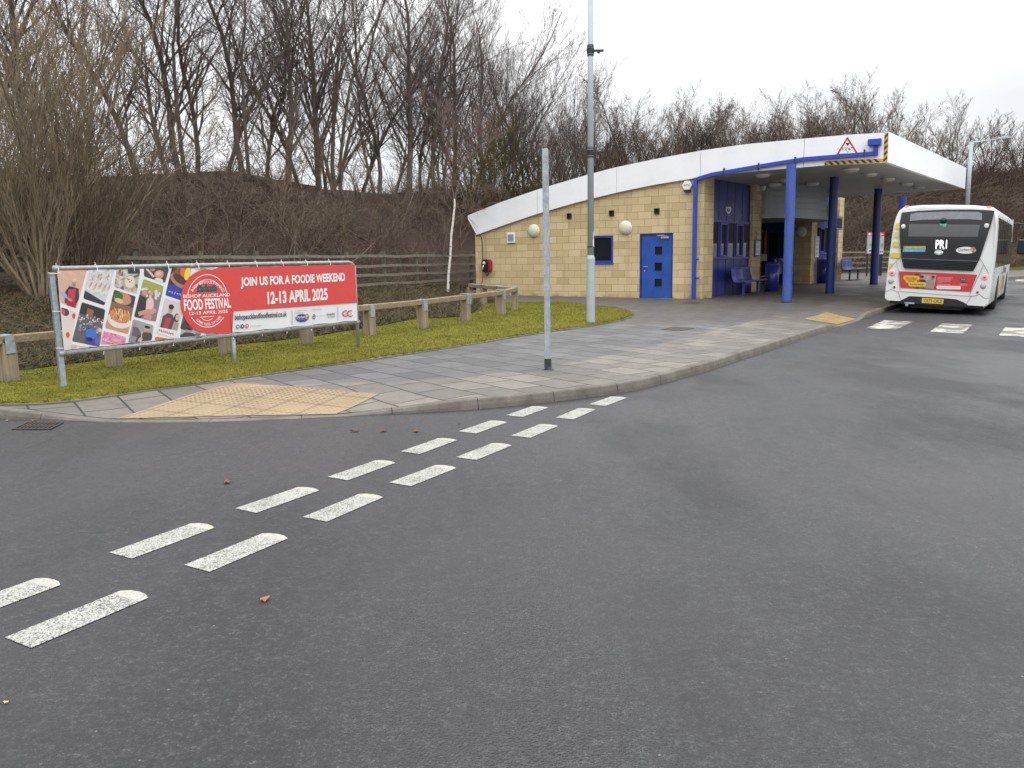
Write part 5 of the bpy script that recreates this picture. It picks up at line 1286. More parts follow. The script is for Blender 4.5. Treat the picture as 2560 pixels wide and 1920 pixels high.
def tacos(E, Q, r):
    Q([(0, .72), (1, .92), (1, 1), (0, 1)], (.03, .03, .04), 2)
    for k in range(24): E(.1+.85*r.random(), .02+.35*r.random(), .05, .035, r.choice([(.62, .25, .04), (.60, .40, .25), (.35, .40, .48), (.25, .35, .10), (.66, .60, .55)]), 3+k % 3, r.random()*3)
    for k in range(5): E(.16+k*.2, .55+.06*(k % 2), .11, .19, (.62-.03*k, .58, .54), 6, .45); E(.18+k*.2, .5+.06*(k % 2), .06, .12, (.50, .38, .30), 7, .45); E(.2+k*.2, .48, .015, .08, (.50, .10, .05), 8, .5)
def crowd(E, Q, r):
    Q([(.0, .0), (1, .0), (1, .32), (0, .28)], (.03, .025, .025), 2); Q([(.28, .1), (.55, .12), (.55, .3), (.28, .28)], (.25, .10, .06), 3)
    for k in range(60): E(r.random(), .27+.25*r.random()**1.3, .03, .02, r.choice([(.62, .56, .55), (.45, .25, .20), (.12, .12, .16), (.30, .35, .55)]), 4+k % 3, 0, 8)
    for k in range(14): E(.1+.85*r.random(), .5+.18*r.random(), .07, .05, r.choice([(.05, .05, .06), (.5, .5, .5), (.20, .28, .5), (.3, .14, .10)]), 5+k % 2)
    E(.62, .72, .22, .14, (.045, .13, .50), 8); E(.68, .9, .24, .12, (.045, .05, .26), 7); E(.6, .86, .12, .05, (.01, .01, .02), 9); E(.95, .85, .16, .12, (.12, .10, .28), 8)
def board(E, Q, r):
    for k in range(40): E(r.random(), r.random(), .1, .05, r.choice([(.50, .46, .38), (.30, .20, .14), (.55, .50, .42), (.12, .10, .10)]), 2+k % 3, r.random()*3)
    Q([(.45, 0), (.95, 0), (1, .22), (.5, .25)], (.02, .03, .06), 5); E(.62, .62, .27, .3, (.42, .36, .26), 6); E(.62, .6, .22, .25, (.60, .54, .42), 7)
    for k in range(7): E(.5+.25*r.random(), .45+.3*r.random(), .025, .02, (.06, .04, .03), 8)
def noodles(E, Q, r):
    Q([(0, 0), (1, 0), (1, .3), (0, .3)], (.04, .045, .035), 2); E(.45, .15, .4, .16, (.42, .22, .12), 3); E(.25, .12, .2, .1, (.05, .12, .03), 4); E(.3, .24, .2, .06, (.55, .42, .25), 5)
    E(.5, .72, .52, .2, (.60, .56, .54), 4); Q([(.0, .8), (1, .8), (1, 1), (0, 1)], (.46, .24, .13), 3); E(.5, .6, .46, .18, (.50, .22, .08), 5)
    for k in range(34): E(.15+.7*r.random(), .46+.26*r.random(), .08, .018, r.choice([(.60, .35, .15), (.55, .18, .05), (.10, .13, .04), (.62, .50, .32), (.5, .08, .03)]), 6+k % 3, r.random()*3, 8)
def people(E, Q, r):
    Q([(0, 0), (1, 0), (1, .25), (0, .25)], (.30, .30, .07), 2)
    for k in range(26): E(r.random(), .2+.2*r.random(), .06, .04, r.choice([(.6, .5, .5), (.12, .14, .22), (.45, .2, .15), (.62, .6, .6)]), 3+k % 2, 0, 8)
    E(.2, .33, .12, .08, SK, 6); Q([(.0, .42), (.35, .45), (.45, .8), (.3, 1.0), (-.05, 1.)], (.03, .03, .03), 5); E(.55, .62, .2, .22, (.62, .42, .42), 5); E(.5, .3, .1, .06, (.5, .28, .22), 6)
    Q([(.1, .86), (.6, .7), (.7, .78), (.2, .96)], SK, 7); E(.75, .75, .16, .08, SK, 6, -.4); Q([(.45, .82), (.8, .86), (.75, 1), (.4, 1)], (.45, .20, .24), 6)
def wom(E, Q, r):
    E(.65, .55, .2, .3, (.5, .22, .12), 3); E(.62, .5, .12, .2, (.6, .35, .28), 4); Q([(.0, .0), (.1, .0), (.5, .75), (.4, .85)], (.6, .38, .3), 5); E(.35, .2, .1, .18, (.3, .2, .18), 3); E(.7, .95, .2, .15, (.62, .55, .52), 5)
def cakes(E, Q, r):
    for k in range(16): E(r.random(), r.random(), .2, .16, r.choice([(.62, .18, .36), (.64, .28, .45), (.50, .12, .25)]), 2+k % 3)
    for k in range(30): E(r.random(), .8*r.random(), .03, .05, (.66, .40, .52), 6, r.random()*3, 8)
    E(.5, .82, .22, .08, (.6, .25, .06), 7); Q([(.0, .55), (.6, .95), (.6, 1), (.0, .62)], (.60, .50, .5), 7)
def man2(E, Q, r):
    E(.5, .3, .6, .4, (.28, .28, .29), 2); E(.12, .18, .07, .08, (.40, .18, .14), 5); Q([(.05, .3), (.3, .3), (.5, .6), (.5, .8), (.1, .7)], (.12, .09, .10), 3); Q([(.35, .7), (.6, .5), (.9, .5), (1.05, .8), (1, 1.05), (.3, 1.05)], (.06, .055, .05), 4)
    E(.7, .33, .11, .15, (.46, .26, .20), 5); E(.72, .2, .13, .08, (.03, .02, .02), 6); E(.5, .9, .1, .12, (.50, .28, .22), 6); Q([(.5, .5), (.54, .5), (.54, .85), (.5, .85)], (.5, .5, .5), 7)
def burger(E, Q, r):
    Q([(0, 0), (1, 0), (1, .6), (0, .6)], (.04, .02, .02), 2); E(.5, .25, .45, .2, (.22, .05, .03), 3); E(.75, .12, .3, .22, (.60, .12, .02), 4); E(.85, .22, .15, .2, (.66, .52, .05), 5); E(.45, .45, .48, .16, (.36, .17, .10), 4, .3); E(.5, .4, .38, .12, (.06, .03, .03), 5, .3)
    Q([(0, .62), (1, .55), (1, 1), (0, 1)], (.03, .045, .28), 3)
    for k in range(6): E(.15+.14*k, .85, .05, .02, (.4, .42, .6), 6, k)
def couple(E, Q, r):
    P.text('Vibrant', [m_c(.0, .12), m_c(.6, .12), m_c(.6, .04), m_c(0, .04)], (.03, .03, .03), 3) if False else None
    E(.4, .27, .1, .1, SK, 5); E(.4, .19, .13, .07, (.02, .02, .02), 6); Q([(.1, .5), (.3, .38), (.55, .38), (.72, .5), (.7, .9), (.1, .9)], (.07, .05, .09), 3); Q([(.25, .5), (.55, .5), (.5, .8), (.25, .8)], (.42, .04, .04), 4)
    E(.82, .42, .1, .09, (.55, .33, .28), 6); E(.78, .46, .13, .15, (.06, .04, .03), 4); Q([(.7, .55), (.95, .55), (1, .9), (.65, .9)], (.28, .26, .22), 5)
    Q([(0, .82), (1, .78), (1, 1), (0, 1)], (.62, .60, .62), 6); 
    for k in range(8): E(.1+.1*k, .9, .05, .03, (.40, .12, .14), 7, k, 8)
def guy(E, Q, r):
    E(.35, .4, .13, .2, (.42, .20, .13), 4); E(.35, .22, .15, .12, (.03, .02, .02), 5); Q([(0, .8), (.2, .58), (.55, .58), (.75, .8), (.75, 1.1), (0, 1.1)], (.05, .045, .05), 3); E(.85, .8, .2, .25, (.15, .10, .10), 3)
def berries(E, Q, r):
    E(.25, .08, .3, .1, (.05, .05, .08), 2); E(.12, .1, .14, .07, (.6, .05, .05), 3); E(.9, .12, .14, .07, (.6, .05, .05), 3); E(.5, .62, .2, .07, (.60, .05, .04), 4)
def stall(E, Q, r):
    for k in range(10): E(r.random(), r.random(), .2, .3, r.choice([(.5, .45, .4), (.3, .2, .15)]), 2+k % 2)
T_ = [([(98, 150), (303, 146), (232, 406), (126, 372)], (.55, .33, .25), chef), ([(318, 146), (490, 140), (420, 388), (276, 340)], (.50, .50, .56), tacos), ([(505, 138), (668, 132), (640, 310), (486, 262)], (.40, .36, .30), board),
      ([(690, 130), (862, 124), (830, 236), (690, 192)], (.05, .05, .07), wom), ([(878, 124), (1010, 120), (960, 360), (832, 318)], (.04, .02, .04), burger), ([(1030, 118), (1180, 113), (1160, 140), (1030, 150)], (.40, .38, .36), stall),
      ([(128, 398), (228, 430), (190, 690), (150, 690)], (.56, .52, .48), berries), ([(268, 364), (426, 414), (386, 664), (200, 628)], (.10, .09, .10), crowd), ([(486, 280), (634, 326), (580, 580), (424, 538)], (.20, .10, .06), noodles),
      ([(688, 208), (822, 256), (770, 498), (622, 462)], (.20, .16, .16), people), ([(830, 336), (960, 376), (900, 610), (776, 574)], (.52, .48, .47), couple), ([(414, 556), (568, 600), (560, 644), (396, 652)], (.60, .22, .38), cakes),
      ([(616, 478), (756, 522), (742, 622), (580, 640)], (.22, .22, .23), man2), ([(196, 648), (320, 668), (310, 676), (190, 684)], (.45, .38, .35), stall), ([(768, 596), (850, 608), (846, 614), (760, 622)], (.55, .15, .05), stall),
      ([(964, 400), (1060, 430), (1010, 560), (930, 545)], (.1, .1, .1), guy), ([(946, 512), (1080, 560), (1066, 590), (928, 604)], (.33, .33, .34), guy), ([(1100, 570), (1240, 575), (1230, 584), (1100, 590)], (.3, .28, .27), stall)]
tiles_ = []
for i, (qq, c, fn) in enumerate(T_):
    P.items = []; tile(qq, c, fn, i); tiles_.append(P.items)
for it in tiles_:
    P.items = [(vs, fs, tuple(min(.74, x*1.1+.006) for x in col), L*.5) for vs, fs, col, L in it]
    if P.items: P.build2('photo_tile')
# move red circle art above the tiles: raised panel sits 10 mm in front
bpy.data.objects['printed_panel'].location.y = -.009
# ties
def ties(pts):
    for (x, y) in pts:
        s, _, z = bl(*ZA(x, y)); mb = MB(); mb.tube([(s, rip(s, z)-.006, z-(.06 if y < 300 else -.05)), (s+.006, -.034, z), (s+.004, 0, z+.034 if y < 300 else z-.034), (s-.004, .03, z)], .0045, 5)
        mb.cyl((s+.004, -.01, z+(.03 if y < 300 else -.03)), (s-.01, -.02, z+(.055 if y < 300 else -.07)), .004, n=5); mb.build('cable_tie', X['plastic'], bro)
ties([(110+0, 138), (372, 128), (622, 124), (853, 116), (1055, 112), (1262, 108), (1450, 104), (1626, 102), (1790, 99), (1945, 97)]); ties([(425, 680), (668, 650), (895, 625), (1103, 602), (1300, 580), (1495, 560), (1662, 544), (1826, 528), (1978, 514)])
for x, y, dx in ((60, 172, 1), (90, 428, 1), (115, 676, 1), (2135, 292, -1), (2140, 487, -1), (2108, 120, -1)):
    s, _, z = bl(*ZA(x+20*dx, y)); mb = MB(); mb.tube([(s-.05*dx, -.01, z+.005), (s, -.03, z), (s+.10*dx, -.045, z)], .0045, 5); mb.build('cable_tie', X['plastic'], bro)
# ------------------------------------------------------------------ poles
g_ = gp(1370, 924); t = root('sign_post', tuple(g_), radians(-8), 'galvanised square post with no sign at the pavement edge', 'sign post')
tp = at_y(1363, 372, g_[1]); w = .038
mb = MB(); dx, dz = tp[0]-g_[0], tp[2]-g_[2]
mb.add([(a*w, b*w, .14) for a, b in ((-1,-1),(1,-1),(1,1),(-1,1))]+[(dx+a*w, b*w, dz) for a, b in ((-1,-1),(1,-1),(1,1),(-1,1))], [(3,2,1,0),(4,5,6,7),(0,1,5,4),(1,2,6,5),(2,3,7,6),(3,0,4,7)]); mb.build('pole', X['galv'], t, bevel=.006)
mb = MB(); w = .043; mb.box(-w, w, -w, w, -.02, .15); mb.box(-.075, .075, -.075, .075, -.02, .003); mb.build('base_sleeve', simple('worn_black_sleeve', (.03, .03, .032), .6, 0, .5, 30, dirt=((.2, .2, .2), .6)), t)
g_ = gp(1477, 806, .02); t = root('lamp_column', tuple(g_), 0, 'tall grey steel lamp column in the lawn tip in front of the building', 'lamp column')
sh = at_y(1478, 640, g_[1])[2]-g_[2]; r0 = 10.7/F*g_[1]; r1 = 7.8/F*g_[1]
mb = MB(); mb.cyl((0, 0, -.1), (0, 0, sh-.06), r0, n=24, cap=False); mb.cyl((0, 0, sh-.06), (0, 0, sh+.02), r0, r1*1.05, n=24, cap=False); mb.cyl((0, 0, sh+.02), (0, 0, 8.2), r1*1.03, r1*.72, n=24); mb.build('column', X['lampgrey'], t, True)
mb = MB(); mb.cyl((0, 0, sh+.18), (0, 0, sh+.2), r1*1.12, n=24); mb.build('band', X['black'], t)
mb = MB(); d_z = .7; mb.box(-.03, .03, -r0-.006, -r0+.02, .35, .95); mb.build('access_door', X['lampgrey'], t)
for y in (382, 127):
    z = at_y(1478, y, g_[1])[2]-g_[2]; mb = MB()
    for k in (-.1, -.085, .07, .1): mb.cyl((0, 0, z+k), (0, 0, z+k+.012), r1*1.06, n=24)
    mb.cyl((0, 0, z-.05), (0, 0, z+.05), r1*1.16, n=24); mb.box(r1*.9, r1+.20, -.025, .025, z-.02, z+.02); mb.cyl((r1+.1, 0, z-.015), (r1+.1, 0, z-.05), .03, n=10); mb.build('bracket', X['black'], t)
mb = MB(); z = at_y(1483, 606, g_[1])[2]-g_[2]; mb.box(r1*.55, r1*.95, -r1*.8, -r1*.74, z-.10, z+.06); mb.box(r1*.75, r1*.9, -r1*.72, -r1*.66, z+.06, z+.22); mb.build('number_tag', X['plastic'], t)
mb = MB(); mb.tube([(0, 0, 8.1), (0, 0, 8.5), (.3, -.2, 8.7), (1.2, -.7, 8.8)], .035, 8); mb.box(1.1, 1.7, -.95, -.65, 8.76, 8.86); mb.build('lantern', X['lampgrey'], t)
# far lamp
c = at_y(2410, 640, 44); zg = .5; t = root('street_lamp', (c.x, c.y, zg), 0, 'grey street lamp with a single arm behind the bus roof', 'street lamp')
hh = at_y(2426, 355, 44)[2]-zg
mb = MB(); mb.cyl((0, 0, -.5), (0, 0, hh*.42), .14, n=14); mb.cyl((0, 0, hh*.42), (0, 0, hh), .11, .09, n=14); mb.build('column', X['lampgrey'], t, True)
e2 = at_y(2500, 346, 44); mb = MB(); mb.tube([(0, 0, hh-.1), (.05, 0, hh-.03), ((e2[0]-c.x), 0, e2[2]-zg-.03)], .035, 8); mb.build('arm', X['lampgrey'], t, True)
mb = MB(); a_ = e2[0]-c.x; z = e2[2]-zg; mb.prism([(a_-.15, z-.06), (a_+.6, z-.0), (a_+.62, z+.04), (a_+.2, z+.11), (a_-.15, z+.02)], -.12, .12); mb.build('lantern', X['lampgrey'], t, bevel=.02)
# ------------------------------------------------------------------ road furniture and litter
C = [gr(*p) for p in ((29, 1075), (127, 1075), (159, 1058), (68, 1057))]; c0 = C[0]; t = root('drain_grate', (c0[0], c0[1], c0[2]), 0, 'rusty iron drain grate in the road by the left kerb', 'drain grate')
cc = [V(p)[:2]-c0[:2] for p in C]; mm = lambda u, v: cc[0]*(1-u)*(1-v)+cc[1]*u*(1-v)+cc[2]*u*v+cc[3]*(1-u)*v
mb = MB(); mb.add([(*mm(a, b), .003) for a, b in ((0, 0), (1, 0), (1, 1), (0, 1))], [(0, 1, 2, 3)]); mb.build('slot_pit', X['black'], t)
mb = MB()
def bar(u0, v0, u1, v1):
    q = [mm(u0, v0), mm(u1, v0), mm(u1, v1), mm(u0, v1)]; mb.add([(*p, .003) for p in q]+[(*p, .012) for p in q], [(4,5,6,7),(0,1,5,4),(1,2,6,5),(2,3,7,6),(3,0,4,7)])
bar(0, 0, 1, .08); bar(0, .92, 1, 1); bar(0, .08, .05, .92); bar(.95, .08, 1, .92); bar(.05, .46, .95, .54)
for k in range(8):
    u = .05+.9*(k+1)/9; bar(u-.02, .08, u+.02, .46); bar(u-.02, .54, u+.02, .92)
mb.build('bars', X['iron'], t)
leafm = simple('dead_leaf', (.12, .06, .035), .7, 0, .3, 30); leafo = simple('orange_leaf', (.30, .11, .06), .6, 0, .2, 30)
def leaf(px, py, s, label, mat, seed, kerb=False):
    p = gr(px, py); r2 = random.Random(seed); t = MB(); n = 9; vs = [(0, 0, .012)]
    for k in range(n): a = 2*pi*k/n; rr_ = s*(.45+.55*abs(cos(a*1.5)))*(.8+.4*r2.random()); vs.append((rr_*cos(a), rr_*sin(a)*.6, .006+s*.35*abs(sin(a*2+seed))))
    t.add(vs, [(0, k+1, (k+1) % n+1) for k in range(n)]); o = t.build('fallen_leaf', mat, None); k = o.modifiers.new('s', 'SOLIDIFY'); k.thickness = .002
    o.location = tuple(p); o.rotation_euler = (0, 0, seed); tag(o, label, 'leaf', 'leaves fallen on the road')
leaf(663, 1502, .034, 'orange curled leaf alone on the near asphalt right of the dashes', leafo, 1); leaf(567, 1208, .045, 'brown leaf lying left of the upper dashes', leafm, 2)
leaf(888, 1079, .055, 'dark leaf on the road left of two similar ones near the kerb', leafm, 3); leaf(959, 1079, .05, 'dark leaf in the middle of three near the kerb', leafm, 4); leaf(1040, 1080, .045, 'dark leaf right of two similar ones near the kerb', leafm, 5)
leaf(1147, 1060, .024, 'pale-edged leaf just above the upper dashes', leafm, 6); leaf(1420, 1029, .022, 'orange leaf lying on a white dash', leafo, 7); leaf(18, 1053, .022, 'pale pebble-like leaf by the left kerb', simple('pale_leaf', (.35, .31, .28), .6), 8); leaf(14, 1760, .014, 'small yellow leaf at the lower left of the road', simple('yellow_leaf', (.45, .36, .22), .6), 9)
leaf(83, 1053, .03, 'orange leaf resting by the drain grate', leafo, 10)
# service cover in the paving
C = [gp(*p) for p in ((1650, 824), (1685, 817), (1737, 821), (1702, 828))]; mb = MB(); mb.add([(p[0], p[1], p[2]+.006) for p in C], [(0, 1, 2, 3)]); o = mb.build('service_cover', X['iron']); tag(o, 'dark service cover set in the paving before the station', 'service cover')
mb = MB(); C = [gp(*p) for p in ((1705, 758), (1722, 754), (1752, 756), (1738, 760))]; mb.add([(p[0], p[1], p[2]+.006) for p in C], [(0, 1, 2, 3)]); o = mb.build('service_cover', X['iron']); tag(o, 'small dark gully cover by the foot of the blue wall pipe', 'service cover')
# ------------------------------------------------------------------ the bus
BD = radians(33.2); rearc = np.array([10.56, 20.72]); gz0 = G(22)-.05
bus = root('single_deck_bus', (rearc[0], rearc[1], gz0), -BD, 'white single deck bus seen from behind at the kerb under the canopy, route PR1', 'bus')
bus.rotation_euler = (0, radians(3.0), -BD); bus.scale = (.96, 1, 1)
BLn = 8.6; HB = 2.72
def prof(y):                                          # half section, widths taper to the rear
    t = 0; h = HB-.05*ss((.35-y)/.35)
    return [(1.17-t, .30), (1.23-t, .36), (1.235-t, .75), (1.23-t, 1.3), (1.215-t, 1.8), (1.20-t, 2.2), (1.17-t, h-.28), (1.12-t, h-.13), (1.02, h-.05), (.6, h-.01), (0, h)]
def yoff(z): return .10*ss((z-1.7)/1.2)**1.5+.05*ss((.7-z)/.4)*0   # rear face leans forward at the top
ysec = [0, .04, .15, .35, .6, 1.0, 1.6, 2.8, 4.0, 5.5, 7.0, 8.0, 8.45, 8.6]
mb = MB(); vs = []; npf = 21
for y in ysec:
    pr = prof(y); full = pr+[(-a, b) for a, b in pr[-2::-1]]; inset = .02*(1-min(1, y/.15))**2 if y < .15 else (.10*ss((y-8.2)/.4) if y > 8.2 else 0)
    for a, b in full: vs.append((a*(1-inset/1.2), y+(yoff(b)+.03*(a/1.2)**2*0 if y < .5 else 0)*(1-y/.5 if y < .5 else 0), b))
# wheel arches are left open by dropping the lower side quads near the axles
arch = [(1.85, 2.95), (6.3, 7.4)]
fs = []
for j in range(len(ysec)-1):
    for k in range(npf-1): fs.append((j*npf+k, j*npf+k+1, (j+1)*npf+k+1, (j+1)*npf+k))
fs += [tuple(range(npf-1, -1, -1)), tuple((len(ysec)-1)*npf+k for k in range(npf))]
mb.add(vs, fs); body = mb.build('body', X['buswhite'], bus); 
me = body.data; me.polygons.foreach_set('use_smooth', [len(p.vertices) == 4 for p in me.polygons])
m_ = body.modifiers.new('b', 'BEVEL'); m_.width = .02; m_.segments = 2; m_.limit_method = 'ANGLE'; m_.angle_limit = radians(50)
# underside
mb = MB(); mb.box(-1.1, 1.1, .15, 8.4, .22, .34); mb.box(-.6, .6, .3, 1.6, .14, .3); mb.build('chassis', X['black'], bus)
for yy in (2.45, 6.85):
    for sx in (-1, 1):
        mb = MB(); x0, x1 = sx*.92, sx*1.17; mb.cyl((x0, yy, .46), (x1, yy, .46), .46, n=28); wh = mb.build('wheel', X['dark'], bus, True)
        mb = MB(); mb.cyl((x1-.01*sx, yy, .46), (x1+.006*sx, yy, .46), .27, n=22); mb.build('rim', X['galv'], wh, True)
# local art mapping for the rear: zoom picture coordinates -> (x, z)
def bz(x, y): c = 852+(1385-y)/1230*95; z = .30+(1385-y+.03*(x-852))/545; return ((x-c)/568, z)
def TR(a, b, h): return (a, yoff(b)*.985-.004-h-.0+.0*abs(a), b)
class RP(Print): pass
def sub(poly, n=6): 
    r = []
    for i in range(len(poly)): a, b = poly[i], poly[(i+1) % len(poly)]; r += [(a[0]+(b[0]-a[0])*k/n, a[1]+(b[1]-a[1])*k/n) for k in range(n)]
    return r
def panel(name, pts, mat, h0, h1, par, strips=10):     # slab following the rear curve, split in z strips
    pp = [bz(*p) for p in pts]; zs_ = [p[1] for p in pp]; z0, z1 = min(zs_), max(zs_); mb = MB(); n_ = strips if z1-z0 > .15 else 1
    for k in range(n_):
        a, b = z0+(z1-z0)*k/n_, z0+(z1-z0)*(k+1)/n_
        sw = [(p[1], p[0]) for p in pp]; c = cut(cut(sw, a, 1), b, -1)
        if len(c) < 3: continue
        c = [(q[1], q[0]) for q in c]; mb.add([TR(x, z, h1) for x, z in c], [tuple(range(len(c)))])
    m = len(pp)
    mb.add([TR(x, z, h1) for x, z in pp]+[TR(x, z, h0) for x, z in pp], [((i+1) % m, i, m+i, m+(i+1) % m) for i in range(m)])
    return mb.build(name, mat, par)
dk = panel('rear_screen', [(362, 166), (600, 146), (950, 138), (1300, 146), (1562, 166), (1545, 260), (1528, 340), (1470, 560), (1410, 780), (1362, 890), (1335, 935), (1310, 948), (900, 938), (440, 922), (415, 905), (395, 830), (378, 750), (352, 520), (343, 320)], X['bus_black'], -.02, .012, bus, 14)
panel('spoiler', [(485, 190), (560, 172), (950, 165), (1360, 178), (1410, 200), (1412, 286), (1250, 272), (950, 268), (640, 270), (480, 284)], simple('spoiler_grey', (.20, .21, .22), .25), .012, .035, bus, 4)
panel('rear_window', [(470, 322), (1395, 345), (1368, 500), (468, 490)], simple('misted_glass', (.085, .09, .092), .12, 0, .12, 3), .012, .016, bus, 4)
lv = []
lou = MB()
for k in range(7):
    y = 800+k*20; f = (y-790)/150; xl, xr = 388+f*32, 1400-f*60
    a0, z_a = bz(xl+10, y); a1, z_b = bz(xr-10, y+6); z_ = (z_a+z_b)/2
    lou.add([TR(a0, z_+.012, .014), TR(a1, z_+.012, .014), TR(a1, z_-.012, .045), TR(a0, z_-.012, .045), TR(a1, z_-.022, .014), TR(a0, z_-.022, .014)], [(0, 3, 2, 1), (3, 5, 4, 2)])
lou.build('engine_louvres', simple('louvre_grey', (.035, .036, .038), .4), bus)
P = Print(bz)
def txt(P, s, x0, x1, yb, yt, col, L=2, b=0.0): P.text(s, [(x0, yb), (x1, yb), (x1, yt), (x0, yt)], col, L, b)
red = (.52, .035, .04)
P.poly([(355, 962), (870, 975), (1386, 992), (1310, 1220), (850, 1204), (385, 1187)], red, 1)
P.items = [(v, f, c, 1) for v, f, c, L in P.items]
yel = (.62, .42, .03)
P.rect(590, 1165, 855, 1195, (.10, .04, .04), 2); P.poly([(660, 1000), (862, 1004), (835, 1196), (640, 1192)], (.38, .31, .27), 2)
P.poly([(700, 1185), (735, 1080), (790, 1060), (840, 1100), (838, 1194)], (.30, .22, .20), 3); P.ell(815, 1048, 26, 30, (.33, .18, .13), 4); P.ell(820, 1030, 24, 16, (.03, .02, .02), 5); P.poly([(640, 1105), (660, 1060), (720, 1075), (730, 1110)], (.03, .03, .05), 3); P.ell(672, 1046, 26, 24, (.36, .20, .15), 4); P.ell(672, 1030, 28, 15, (.02, .02, .02), 5); P.ell(604, 1010, 36, 18, (.05, .03, .03), 3)
P.rr(418, 1018, 640, 1080, 28, yel, 4); P.rr(450, 1060, 606, 1120, 26, yel, 4); P.rr(490, 1104, 730, 1166, 28, yel, 5)
txt(P, "Let's change", 450, 608, 1062, 1038, (.10, .08, .02), 6, .015); txt(P, 'things', 486, 570, 1104, 1080, (.10, .08, .02), 6, .015); txt(P, 'for the better', 520, 700, 1148, 1122, (.10, .08, .02), 6, .015)
for k, w_ in enumerate((205, 185, 180, 170, 70)): P.rect(876, 1036+k*16, 876+w_, 1042+k*16, (.60, .30, .29), 2)
P.rect(870, 1126, 1050, 1134, (.60, .30, .29), 2); P.rr(868, 1146, 1188, 1192, 22, (.70, .68, .68), 2); txt(P, 'www.opportunities.org.uk', 884, 1168, 1176, 1162, (.35, .2, .2), 3)
P.ell(1212, 1058, 42, 18, (.03, .10, .06), 2); txt(P, 'bus', 1190, 1235, 1064, 1050, (.6, .6, .6), 3); P.ell(1225, 1094, 42, 12, (.10, .03, .12), 2); P.ell(1180, 1078, 14, 8, (.03, .10, .06), 2); P.rect(1172, 1115, 1262, 1122, (.62, .35, .35), 2); P.rect(1172, 1130, 1262, 1137, (.62, .35, .35), 2)
P.build('advert_panel', X['busprint'], bus, lambda a, b, h: TR(a, b, .006+h), .0012)
P = Print(bz)
P.rect(408, 618, 706, 660, (.30, .30, .07), 1); P.rect(402, 660, 702, 698, (.06, .34, .58), 1); txt(P, '£3.50 all day return', 445, 672, 650, 628, (.66, .62, .30), 2, .012); txt(P, '7am - 7pm', 430, 540, 690, 672, (.6, .7, .8), 2, .015); txt(P, 'every 15 mins', 556, 680, 688, 676, (.5, .65, .75), 2, .01)
P.ell(1230, 675, 127, 45, (.72, .72, .70), 1, 36); txt(P, 'Durham', 1135, 1278, 680, 652, (.03, .03, .03), 2, .02); txt(P, 'County Council', 1135, 1275, 700, 686, (.15, .15, .15), 2); P.ell(1318, 665, 34, 34, (.42, .20, .14), 2, 14); P.ell(1304, 672, 12, 24, (.55, .38, .30), 3, 10); P.ell(1330, 650, 14, 10, (.25, .10, .10), 3, 10); P.ell(1322, 695, 18, 12, (.30, .16, .12), 3, 10)
P.ell(882, 704, 58, 29, (.70, .70, .70), 1, 24); P.ring(882, 704, 48, 22, 7, radians(15), radians(70), (.05, .05, .06), 2, 8); P.ring(882, 704, 48, 22, 7, radians(110), radians(165), (.05, .05, .06), 2, 8); txt(P, 'Enviro mini', 835, 945, 670, 660, (.5, .5, .5), 1, .01)
P.rr(872, 322, 972, 368, 8, (.04, .30, .22), 1); P.rect(885, 332, 960, 345, (.20, .5, .40), 2); P.rect(920, 350, 960, 362, (.15, .45, .35), 2)
P.rr(805, 540, 990, 664, 6, (.02, .02, .02), 1)
TS_ = lambda a, b, h: TR(a, b, .013+h)
def by_u(lo, hi, z0_, z1_): return [it for it in P.items if lo <= sum(p[0] for p in it[0])/len(it[0]) < hi and z0_ <= sum(p[1] for p in it[0])/len(it[0]) < z1_]
for nm_, box_ in (('fare_sticker', (-1, -.3, 1, 2)), ('council_sticker', (.3, 1, 1, 2)), ('exit_sticker', (-.3, .3, 2, 3)), ('display_glass', (-.3, .3, 1.62, 2)), ('maker_badge', (-.3, .3, 1, 1.62))):
    Q_ = Print(); Q_.items = by_u(*box_)
    if Q_.items: Q_.build(nm_, X['busprint'], bus, TS_, .0015)
P = Print(bz); txt(P, 'PR1', 838, 984, 658, 540, (1, 1, 1), 1, .012)
P.items = [(v, f, None, L) for v, f, c, L in P.items]; P.build('route_display', X['led'], bus, lambda a, b, h: TR(a, b, .018+h), .0015)
P = Print(bz)
for x0, x1, y0, y1, s0_, s1_ in ((287, 345, 312, 385, 4, 0), (276, 326, 430, 500, 4, 2), (265, 342, 560, 628, 4, 4), (232, 356, 710, 778, 10, 6)): P.poly([(x0+s0_, y0), (x1, y0), (x1+s1_, y1), (x0, y1)], (.62, .50, .04), 1)
P.poly([(226, 855), (274, 853), (226, 932), (212, 925)], (.62, .50, .04), 1)
for it in P.items: Q_ = Print(); Q_.items = [it]; Q_.build('yellow_block', X['busprint'], bus, lambda a, b, h: TR(a, b, .004+h), .001)
# shut lines
mb = MB()
def line3(pts, r=.0035):
    q = [TR(*bz(*p), .004) for p in pts]; mb.tube(q, r, 5)
line3([(178, 1240), (210, 1238), (240, 1215), (266, 1203), (300, 1225), (330, 1240), (350, 1238)]); line3([(350, 1235), (388, 1340)]); line3([(1318, 1272), (1345, 1278), (1385, 1265), (1422, 1248), (1460, 1275), (1500, 1298), (1545, 1296)]); line3([(1325, 1275), (1262, 1388)])
line3([(355, 1235), (600, 1248), (900, 1265), (1200, 1275), (1322, 1277)]); line3([(312, 828), (345, 935), (362, 1090), (380, 1220)]); line3([(1460, 860), (1415, 985), (1360, 1110), (1300, 1262)]); line3([(374, 760), (312, 828), (250, 900), (220, 935)]); line3([(1412, 782), (1460, 860), (1500, 925), (1530, 975)])
mb.build('panel_gaps', X['black'], bus)
bm = panel('lower_bumper', [(378, 1368), (440, 1338), (512, 1298), (900, 1308), (1130, 1322), (1225, 1358), (1272, 1385), (1300, 1418), (900, 1420), (400, 1385)], X['black'], -.02, .016, bus, 1)
